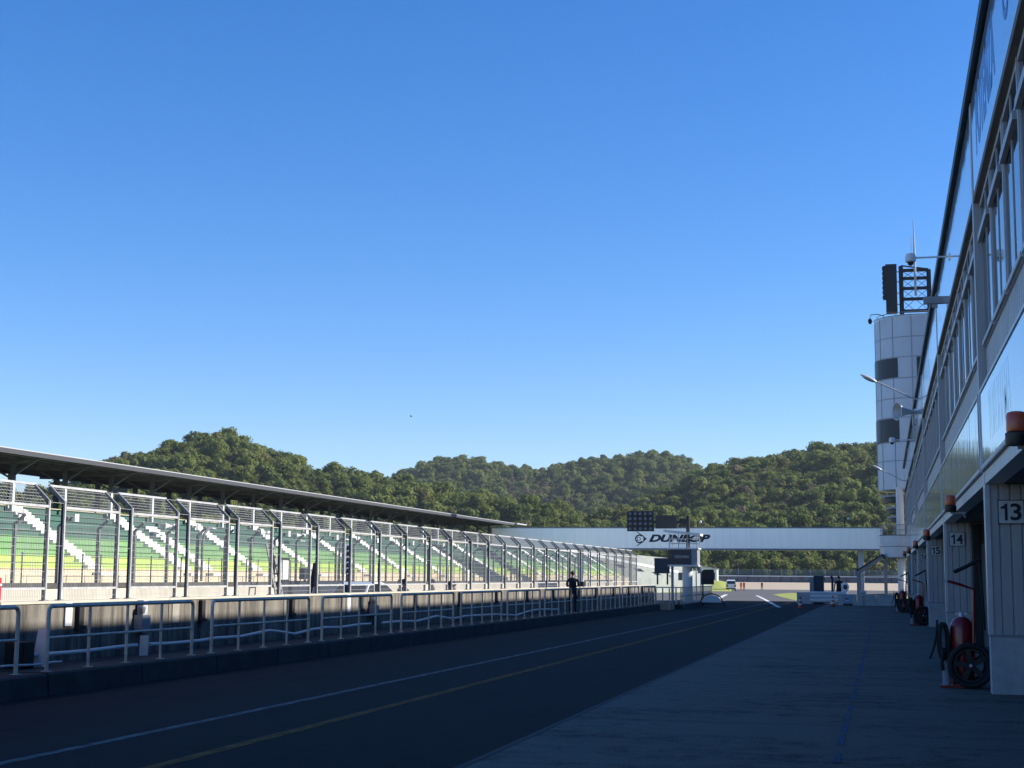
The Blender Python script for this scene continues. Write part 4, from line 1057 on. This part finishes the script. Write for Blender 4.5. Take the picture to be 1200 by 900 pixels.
def person(loc, rz, label, top=M_cloth, legs=M_cloth2, head_turn=0, hat=None, hands='down', s=1.0, stride=0.05, group=None, fine=True):
    t = thing('person', label, 'person', loc, rz, group)
    V = [(0,0,.93),(0,.0,1.10),(0,.005,1.30),(0,0,1.43),(0,.015,1.50),(0,.03,1.57),(0,.035,1.65),(0,.025,1.72)]
    R = [(.15,.105),(.145,.10),(.17,.115),(.10,.08),(.058,.058),(.066,.075),(.078,.094),(.05,.06)]
    E = [(i, i+1) for i in range(7)]
    def add(p, r, par): V.append(p); R.append(r); E.append((par, len(V)-1)); return len(V)-1
    for sg in (-1, 1):
        a = add((.155*sg,0,1.40), .072, 3 if False else 2); 
        if hands == 'down': el, wr, hd = (.255*sg,-.03,1.14), (.265*sg,.06,.91), (.26*sg,.09,.83)
        else: el, wr, hd = (.25*sg,.0,1.14), (.13*sg,.20,1.10), (.07*sg,.25,1.12)
        sh = add((.215*sg,-.005,1.36), .062, a)
        e = add(el, .047, sh); w = add(wr, .034, e); h = add(hd, (.022,.042), w)
        if fine:
            hv = (Vector(hd)-Vector(wr)).normalized()
            for i in range(4):
                q = Vector(hd)+Vector((0,-.03+.02*i,0))+hv*.035; add(tuple(q+hv*(.045-.006*abs(i-1.5))), .009, h)
            add(tuple(Vector(wr)+hv*.03+Vector((-.02*sg,.05,0))), .011, w)
        hp = add((.09*sg,0,.86), .095, 0); kn = add((.10*sg,.015+stride*sg*.6,.48), .062, hp); an = add((.105*sg,-.02+stride*sg,.10), .043, kn); add((.12*sg,.13+stride*sg,.045), (.045,.04), an)
    def zones(c):
        if c.z > 1.475: return 2
        if abs(c.x) > .19 and c.z < .90 or (hands != 'down' and c.y > .205 and c.z > 1): return 2
        if c.z > .90: return 0
        return 1 if c.z > .11 else 3
    bo = skin_body('body', V, E, R, [top, legs, M_skin, M_rub], t, zones)
    hm = Matrix.Rotation(head_turn, 3, 'Z')
    hb = MB(); hb.ell((0,.012,1.675),(.088,.105,.10),14,9)
    if hat: hb.build('cap', hat, t)
    else: hb.build('hair', M_hair, t)
    fc = MB(); nrm = hm @ Vector((0,1,0)); sd_ = hm @ Vector((1,0,0)); c = Vector((0,.03,1.615))
    fc.ell(c+nrm*.098, (.014,.018,.022), 8, 6); 
    fc.ell(c+sd_*.082+Vector((0,0,-.005)), (.012,.022,.032), 8, 6); fc.ell(c-sd_*.082+Vector((0,0,-.005)), (.012,.022,.032), 8, 6)
    fc.ell(c+nrm*.086+Vector((0,0,-.045)), (.024,.008,.007), 8, 5, 1)
    for sg in (-1,1): fc.ell(c+nrm*.083+sd_*.032*sg+Vector((0,0,.018)), (.012,.008,.008), 8, 5, 2)
    fc.build('face', [M_skin, mat('lip', (.30,.11,.09), .6), M_hair], t)
    t.scale = (s,s,s)
    return t
person((-12.78, 62.1, .36), PI*.06, 'person in black seen from behind, standing at the guard rail', head_turn=-.9, hands='front')
for px, py, lab, X, tp in ((469.5, 690, 'dark dressed person standing behind the pit wall, left of a close pair', -16.5, M_cloth2), (474, 690, 'person in black behind the pit wall, right of a close pair', -16.2, M_cloth),
                       (507, 690, 'person in dark clothing alone behind the pit wall right of the pair', -16.5, M_cloth2), (527, 690, 'person in black behind the pit wall left of a shorter companion', -16.2, M_cloth), (532.5, 690, 'shorter person in dark clothing beside a taller one behind the pit wall', -16.0, M_cloth2)):
    p = AX(px, py, X); person((X, p.y, .01), random.uniform(1.2, 2.2), lab, top=tp, s=.99 if 'shorter' not in lab else .93, fine=False, hands='front' if px in (507, 474) else 'down')
# figure by the padded panel and marshals far away
p = AY(983, 690, 114.2); person((p.x, 114.2, 0), PI, 'dark figure standing between the slim post and the round white board', top=M_cloth, s=1.17, fine=False)

def far_at(px, d): r = ray(px, 690); h = math.hypot(r.x, r.y); return r.x/h*d, r.y/h*d
for px, d, lab, m1, m2 in ((893, 292, 'small person in dark red walking alone on the exit road', M_cloth4, M_cloth), (868.5, 268, 'marshal in orange standing close beside the white van', M_cloth3, M_cloth3), (872, 275, 'marshal in orange one step right of another beside the van', M_cloth3, M_cloth2)):
    x, yv = far_at(px, d); person((x, yv, gz(yv)+.01), 2.4, lab, top=m1, legs=m2, fine=False, stride=.12)

# ------------------------------------------------------------------ vehicles
def vehicle(name, label, cat, loc, rz, L, Wd, H, kind):
    """Body built from cross sections along y (front = +y)."""
    t = thing(name, label, cat, loc, rz)
    if kind == 'hatch':
        prof = [(-L/2,.42,.62),(-L/2+.03,.30,.95),(-L/2+.25,.26,H*.66),(-L/2+.95,.26,H*.66),(0,.25,H*.655),(L/2-1.1,.25,H*.63),(L/2-.35,.28,H*.52),(L/2-.05,.34,H*.40),(L/2,.40,H*.34)]
        roof = [(-L/2+.28,H*.66),(-L/2+.75,H*.93),(-L/2+1.3,H*.99),(-.1,H),(.55,H*.93),(1.15,H*.66)]
    else:
        prof = [(-L/2,.40,1.15),(-L/2+.04,.30,1.18),(-L/2+.5,.28,1.2),(0,.28,1.2),(L/2-.6,.28,1.1),(L/2-.15,.30,1.0),(L/2,.36,.85)]
        roof = [(-L/2+.02,1.16),(-L/2+.12,H*.9),(-L/2+.3,H*.98),(-.3,H),(L/2-1.4,H*.97),(L/2-.85,H*.85),(L/2-.3,1.05)]
    b = MB(); vs = []; n = 10
    for yv, z0, z1 in prof:
        w = Wd/2*(1-.12*max(0, (abs(yv)/(L/2))-.7)/.3)
        ring = [(-w*.9,z0),(-w,z0+.1),(-w*1.0,(z0+z1)/2),(-w*.97,z1-.04),(-w*.9,z1),(w*.9,z1),(w*.97,z1-.04),(w,(z0+z1)/2),(w,z0+.1),(w*.9,z0)]
        vs += [(x,yv,z) for x, z in ring]
    fs = []
    for i in range(len(prof)-1):
        for k in range(n): fs.append((i*n+k,(i+1)*n+k,(i+1)*n+(k+1)%n,i*n+(k+1)%n))
    fs += [tuple(range(n)), tuple(range((len(prof)-1)*n+n-1,(len(prof)-1)*n-1,-1))]
    b.add(vs, fs, 0, True); b.build('body', M_carw, t)
    zb = roof[0][1]
    c = MB(); g = MB(); wb, wt = Wd/2*.93, Wd/2*.78
    def W_at(z): return lerp(wb, wt, (z-zb)/(H-zb))
    top = roof; m = len(top); vs = []; fs = []
    for yv, z in top: vs += [(-W_at(z),yv,z),(W_at(z),yv,z)]
    for i in range(m-1): fs.append((2*i,2*i+1,2*i+3,2*i+2))
    fs.append(tuple(2*i for i in range(m))); fs.append(tuple(2*i+1 for i in range(m-1,-1,-1)))
    c.add(vs, fs, 0); c.build('cabin', M_carw, t)
    # side glass and end glass set proud of the cabin
    for sg in (-1, 1):
        pts = [(yv*(.94)+.0, zb+.04+(z-zb-.02)*.82) for yv, z in top]
        vs = [(sg*(W_at(z)+.012),yv,z) for yv, z in pts]; gg = MB(); gg.add(vs,[tuple(range(len(vs)))]); gg.build('side_window', M_cargl, t)
    for i0, nme in ((0,'rear_window'),(m-2,'windscreen')):
        (ya,za),(yb,zb2) = top[i0], top[i0+1]
        pa, pb_ = (lerp(ya,yb,.12),lerp(za,zb2,.12)), (lerp(ya,yb,.92),lerp(za,zb2,.92)); off = -.015 if i0 == 0 else .015
        gg = MB(); gg.add([(-W_at(pa[1])*.9,pa[0]+off,pa[1]+.01),(W_at(pa[1])*.9,pa[0]+off,pa[1]+.01),(W_at(pb_[1])*.9,pb_[0]+off,pb_[1]+.01),(-W_at(pb_[1])*.9,pb_[0]+off,pb_[1]+.01)],[(0,1,2,3)]); gg.build(nme, M_cargl, t)
    for sg in (-1, 1):
        for yv in (-L/2+.78, L/2-.82):
            w = MB(); w.torus((sg*(Wd/2-.1),yv,.31),(1,0,0),.22,.09,20,8); wo = w.build('wheel', M_rub, t)
            MB().lathe([(0,.09*sg),(.17,.08*sg),(.2,.05*sg)],(sg*(Wd/2-.1),yv,.31),(1,0,0),14).build('rim', M_galv, wo)
        MB().box(sg*(Wd/2-.34),sg*(Wd/2-.03),-L/2-.015,-L/2+.12,.72,.95 if kind == 'hatch' else 1.1).build('tail_lamp', M_tail, t)
        MB().box(sg*(Wd/2-.42),sg*(Wd/2-.1),L/2-.18,L/2+.005,.56,.70).build('headlight', M_lampglass, t)
        MB().ell((sg*(Wd/2+.1),L*.17,zb+.06),(.09,.06,.075)).build('mirror', M_carw, t)
    MB().box(-Wd/2*.9,Wd/2*.9,-L/2-.03,-L/2+.1,.30,.50).build('rear_bumper', M_rub if kind == 'van' else M_carw, t)
    MB().box(-.26,.26,-L/2-.02,-L/2-.005,.55,.68).build('number_plate', M_sign, t)
    return t
p = AX(432, 700, -22.0)
vehicle('parked_car', 'silver white hatchback with red tail lamp parked on the track behind the wall', 'car', (-21.6, AX(430, 695, -21.6).y, .01), -.12, 4.1, 1.75, 1.58, 'hatch')
x, yv = far_at(856.5, 268)
vehicle('white_van', 'white van seen from behind standing on the exit road', 'van', (x, yv, gz(yv)+.01), .12, 4.7, 1.75, 1.98, 'van')

# ------------------------------------------------------------------ far run-off: tyre wall, fence
t = thing('tyre_wall', 'long dark tyre wall with white top edge beyond the tan gravel', 'tyre wall', (0, 422, .5))
b = MB(); c = MB()
P = [(-150, 372), (-95, 404), (-40, 424), (20, 430), (90, 426)]
for (x0,y0),(x1,y1) in zip(P, P[1:]):
    k = int(math.hypot(x1-x0,y1-y0)/3)
    for i in range(k):
        u0, u1 = i/k, (i+1)/k-.004
        b.bar((lerp(x0,x1,u0),lerp(y0,y1,u0),1.35),(lerp(x0,x1,u1),lerp(y0,y1,u1),1.35),.9,1.7+.05*math.sin(i*2.1))
    c.bar((x0,y0,2.33),(x1,y1,2.33),1.0,.22)
rel(b.build('tyre_stack', M_tyrew), t); rel(c.build('top_edge', M_white_p), t)
t = thing('debris_fence_far', 'long grey green wire fence above the distant tyre wall', 'fence', (0, 428, .5))
b = MB(); c = MB()
for (x0,y0),(x1,y1) in zip(P, P[1:]):
    y0 += 3; y1 += 3
    k = int(math.hypot(x1-x0,y1-y0)/4)
    for i in range(k): u = i/k; b.bar((lerp(x0,x1,u),lerp(y0,y1,u),.2),(lerp(x0,x1,u),lerp(y0,y1,u),4.4),.16)
    for j in range(16): c.bar((x0,y0,2.5+j*.11),(x1,y1,2.5+j*.11),.03,.055)
rel(b.build('post', M_grey), t); rel(c.build('wire_mesh', M_mesh_far), t)

# bird
p = AY(482, 488, 260); t = tag(MB().ell((0,0,0),(.22,.07,.07)).add([(0,0,.05),(.1,.5,.15),(-.1,.5,.15),(-.25,0,.05)],[(0,1,2,3)]).add([(0,0,.05),(.1,-.5,.15),(-.1,-.5,.15),(-.25,0,.05)],[(0,1,2,3)]).build('bird', M_rub), 'tiny dark bird in the clear sky', 'bird'); t.location = p

# ------------------------------------------------------------------ trees
def leaf_mat(name, c1, c2):
    m = bpy.data.materials.new(name); m.use_nodes = True; nt = m.node_tree; b = nt.nodes['Principled BSDF']; L = nt.links.new; N = nt.nodes.new
    g = N('ShaderNodeNewGeometry'); oi = N('ShaderNodeObjectInfo')
    n1 = N('ShaderNodeTexNoise'); n1.inputs['Scale'].default_value = .03; n1.inputs['Detail'].default_value = 3; L(g.outputs['Position'], n1.inputs['Vector'])
    a = N('ShaderNodeMath'); a.operation = 'MULTIPLY_ADD'; a.inputs[1].default_value = .55; L(oi.outputs['Random'], a.inputs[0])
    a2 = N('ShaderNodeMath'); a2.operation = 'MULTIPLY_ADD'; a2.inputs[1].default_value = .9; a2.inputs[2].default_value = -.22; L(n1.outputs['Fac'], a2.inputs[0]); L(a2.outputs[0], a.inputs[2])
    a3 = N('ShaderNodeMath'); a3.operation = 'MULTIPLY_ADD'; a3.inputs[1].default_value = .22; L(g.outputs['Random Per Island'], a3.inputs[0]); 
    sub = N('ShaderNodeMath'); sub.operation = 'SUBTRACT'; sub.inputs[1].default_value = .17; L(a.outputs[0], sub.inputs[0]); L(sub.outputs[0], a3.inputs[2])
    mx = N('ShaderNodeMix'); mx.data_type = 'RGBA'; mx.inputs[6].default_value = (*c1,1); mx.inputs[7].default_value = (*c2,1); L(a3.outputs[0], mx.inputs[0])
    L(mx.outputs[2], b.inputs['Base Color']); b.inputs['Roughness'].default_value = .75; b.inputs['Specular IOR Level'].default_value = .25
    # thin leaves let some light through
    tr = N('ShaderNodeBsdfTranslucent'); L(mx.outputs[2], tr.inputs['Color'])
    ms = N('ShaderNodeMixShader'); ms.inputs[0].default_value = .42; out = nt.nodes['Material Output']
    L(b.outputs[0], ms.inputs[1]); L(tr.outputs[0], ms.inputs[2]); L(ms.outputs[0], out.inputs['Surface'])
    return m
LM_ = [leaf_mat('broadleaf dark green', (.078,.112,.024), (.165,.205,.046)), leaf_mat('broadleaf mid green', (.122,.165,.036), (.235,.255,.064)),
      leaf_mat('broadleaf olive', (.15,.16,.044), (.25,.24,.075)), leaf_mat('broadleaf turning', (.15,.125,.075), (.24,.195,.115)), leaf_mat('yellow green shrub', (.10,.13,.025), (.19,.21,.045))]
M_bark = mat('bark', (.20,.17,.14), .9, noise=.4, ns=3)
def crown_mesh(name, seed, R, H, lumps, leaves, m, leaf=.75, sparse=1.0):
    rr = random.Random(seed); b = MB()
    cs = []
    for i in range(lumps):
        a = rr.uniform(0, 2*PI); q = rr.random()**.6
        zz = rr.uniform(.15, 1); rad = R*.72*q*math.sqrt(max(.12, 1-(zz-.35)**2*1.1))
        cs.append((Vector((rad*math.cos(a), rad*math.sin(a), H*.22+H*.62*zz)), R*rr.uniform(.30,.54)))
    vs = []; fs = []
    for c, r in cs:
        for k in range(int(leaves*sparse)):
            d = Vector((rr.gauss(0,1), rr.gauss(0,1), rr.gauss(.25,1))).normalized()
            p = c+Vector((d.x*r, d.y*r, d.z*r*.82))*rr.uniform(.58,1.20)
            nrm = (d+Vector((rr.gauss(0,.34), rr.gauss(0,.34), rr.gauss(.1,.34)))).normalized()
            u = nrm.orthogonal().normalized(); v = nrm.cross(u); an = rr.uniform(0,PI)
            u, v = u*math.cos(an)+v*math.sin(an), v*math.cos(an)-u*math.sin(an)
            s = leaf*rr.uniform(.5,1.15)*.5
            o = len(vs)
            vs += [p-u*s-v*s*.6, p+u*s*.9-v*s*.8+nrm*s*.25, p+u*s+v*s*.7, p-u*s*.8+v*s*.9-nrm*s*.2]
            fs.append((o,o+1,o+2,o+3))
    b.add(vs, fs)
    me = bpy.data.meshes.new(name); me.from_pydata([tuple(v) for v in b.v], [], b.f); me.materials.append(m)
    return me
def trunk_mesh(name, seed, R, H):
    rr = random.Random(seed); b = MB()
    b.tube([(0,0,-.6),(.05,.03,H*.25),(rr.uniform(-.2,.2),rr.uniform(-.2,.2),H*.75)], [.22,.17,.06], 7)
    for i in range(6):
        a = rr.uniform(0,2*PI); z = H*rr.uniform(.2,.5); e = Vector((math.cos(a)*R*.6, math.sin(a)*R*.6, z+H*.28))
        b.tube([(0,0,z), (e.x*.5,e.y*.5,z+H*.12), e], [.09,.06,.025], 5)
    me = bpy.data.meshes.new(name); me.from_pydata(b.v, [], b.f); me.materials.append(M_bark); return me
VAR = []
for i in range(12):
    kind = (0,1,1,2,0,1,2,3,1,4,0,3)[i]
    R = (3.6, 3.2, 3.9, 3.1, 3.0, 4.2, 3.4, 3.3, 3.0, 2.6, 3.7, 2.8)[i]; Hh = (9.0,8.0,9.5,8.2,9.8,9.0,7.6,8.4,10.2,6.5,8.4,8.8)[i]
    VAR.append((crown_mesh('crown_%d' % i, 20+i, R, Hh, (13,12,15,12,12,16,13,12,12,11,14,11)[i], 100, LM_[kind], leaf=.72, sparse=(.5 if i == 7 else .3) if kind == 3 else (1.0 if i % 3 else .75)), trunk_mesh('trunk_%d' % i, 40+i, R, Hh), kind))
tc = bpy.data.collections.new('tree_kinds')            # prototypes: never linked to the scene
for i, (cm, tm, kd) in enumerate(VAR):
    bm = bmesh.new(); bm.from_mesh(cm); nf = len(bm.faces); bm.from_mesh(tm); bm.faces.ensure_lookup_table()
    me = bpy.data.meshes.new('tree_%02d' % i); 
    for f in bm.faces[nf:]: f.material_index = 1
    bm.to_mesh(me); bm.free(); me.materials.append(LM_[kd]); me.materials.append(M_bark)
    o = bpy.data.objects.new('tree_%02d' % i, me); tc.objects.link(o)
def forest(name, pts):
    me = bpy.data.meshes.new(name); me.from_pydata([p[0] for p in pts], [], [])
    at = me.attributes.new('tsc', 'FLOAT', 'POINT'); at.data.foreach_set('value', [p[1] for p in pts])
    at = me.attributes.new('trt', 'FLOAT', 'POINT'); at.data.foreach_set('value', [p[2] for p in pts])
    at = me.attributes.new('tix', 'INT', 'POINT'); at.data.foreach_set('value', [p[3] for p in pts])
    o = bpy.data.objects.new(name, me); COL.objects.link(o); struct(o, 'stuff')
    ng = bpy.data.node_groups.new(name, 'GeometryNodeTree')
    ng.interface.new_socket('Geometry', in_out='INPUT', socket_type='NodeSocketGeometry'); ng.interface.new_socket('Geometry', in_out='OUTPUT', socket_type='NodeSocketGeometry')
    N = ng.nodes.new; L = ng.links.new
    gi, go = N('NodeGroupInput'), N('NodeGroupOutput'); ip = N('GeometryNodeInstanceOnPoints'); ci = N('GeometryNodeCollectionInfo')
    ci.inputs['Collection'].default_value = tc; ci.inputs['Separate Children'].default_value = True; ci.inputs['Reset Children'].default_value = True
    def attr(nm, ty):
        a = N('GeometryNodeInputNamedAttribute'); a.data_type = ty; a.inputs['Name'].default_value = nm
        return next(s for s in a.outputs if s.enabled)
    ip.inputs['Pick Instance'].default_value = True
    L(gi.outputs[0], ip.inputs['Points']); L(ci.outputs[0], ip.inputs['Instance']); L(attr('tix','INT'), ip.inputs['Instance Index'])
    cx = N('ShaderNodeCombineXYZ'); L(attr('trt','FLOAT'), cx.inputs[2]); L(cx.outputs[0], ip.inputs['Rotation']); L(attr('tsc','FLOAT'), ip.inputs['Scale'])
    L(ip.outputs[0], go.inputs[0])
    md = o.modifiers.new('trees', 'NODES'); md.node_group = ng
    return o
PTS = {'left': [], 'front': [], 'right': [], 'back': []}
rt = random.Random(11)
aL, aR = az_of(-90), az_of(1290)
NAMED = []
r = 441.0
while r < 1290:
    sp = 4.2 if r < 800 else 5.5
    da = sp/r; a = aL
    while a < aR:
        aa = a+rt.uniform(-.45,.45)*da; rr_ = r+rt.uniform(-.45,.45)*sp
        x, yv = rr_*math.sin(aa), rr_*math.cos(aa); z, w = hill(x, yv); a += da
        if w is None: w = ('front', -60)
        if w[1] > 22: continue
        if x > 60 and r < 500: pass
        patch = math.sin(x*.013+2.1)*math.cos(yv*.011-.7)+.6*math.sin(x*.031+yv*.027)
        if patch > .75 and rt.random() < .38: ix = rt.choice((7,11,3,6))
        elif patch < -.7: ix = rt.choice((0,4,10,1,8))
        else: ix = rt.choice((0,1,2,3,4,5,5,6,8,2,1,10,9,10) if rt.random() < .8 else (2,5,6))
        sc = (rt.uniform(.40,.78) if rt.random() < .75 else rt.uniform(.78,1.2))*(1.0 if r < 800 else 1.1)
        if r < 462:
            ix = rt.choice((9,9,1,6,3)); sc = rt.uniform(.5,.95)
        PTS[w[0]].append(((x, yv, z-.3), sc, rt.uniform(0, 2*PI), ix))
    r += sp*.92
for k, nm_ in (('left','left_hill_forest'),('front','foothill_forest'),('right','right_hill_forest'),('back','far_hill_forest')):
    forest('hillside_forest', PTS[k])
print('trees', {k: len(v) for k, v in PTS.items()})
# single trees one can pick out: skyline of the left hill, and the row behind the tyre wall
def single_tree(loc, ix, s, rz, label, group):
    t = thing('tree', label, 'tree', loc, rz, group)
    for nme, me in (('crown', VAR[ix][0]), ('trunk', VAR[ix][1])):
        o = bpy.data.objects.new(nme, me); COL.objects.link(o); o.parent = t
    t.scale = (s*.9, s*.9, s); return t
SK = [(128, 'loose open tree at the far left end of the left hill skyline'), (140, 'second loose tree from the left on the left hill skyline'), (217, 'dark rounded tree breaking the left hill skyline'), (258, 'tree crowning the summit of the left hill'), (382, 'tree on the low saddle right of the left hill summit'), (440, 'small tree on the skyline just before the middle hill')]
for k, (px, lab) in enumerate(SK):
    d = 606.0; x, yv = far_at(px, d); z, w = hill(x, yv)
    single_tree((x, yv, z-.3), (7,11,0,8,10,4)[k], 1.08, k*1.3, lab, 'skyline trees on the left hill')
kinds = {0:'dark green', 1:'mid green', 2:'wide mid green', 6:'olive', 9:'yellow green', 3:'olive'}
rowpx = [838, 850, 863, 874, 886, 897, 909, 921, 934, 946, 957, 968, 980, 991, 1016, 1027]
for k, px in enumerate(rowpx):
    d = 440.0+rt.uniform(-4,5); x, yv = far_at(px, d); z, w = hill(x, yv)
    ix = (9,1,6,2,1,9,6,1,0,2,1,6,9,1,9,6)[k]
    single_tree((x, yv, z-.2), ix, rt.uniform(.75,1.0), rt.uniform(0,6), '%s tree from the left, %s, in the row under the footbridge' % (ORD[k], kinds[ix]), 'trees behind the far fence')

# ------------------------------------------------------------------ air
hm_ = bpy.data.materials.new('thin haze'); hm_.use_nodes = True; hn = hm_.node_tree
hn.nodes.remove(hn.nodes['Principled BSDF']); pv = hn.nodes.new('ShaderNodeVolumePrincipled')
pv.inputs['Color'].default_value = (.78, .88, 1, 1); pv.inputs['Density'].default_value = .000085; pv.inputs['Anisotropy'].default_value = .1
hn.links.new(pv.outputs[0], hn.nodes['Material Output'].inputs['Volume'])
struct(MB().box(-2000, 2000, -500, 2100, -2.4, 130).build('haze', hm_), 'stuff')
SC.cycles.volume_bounces = 0
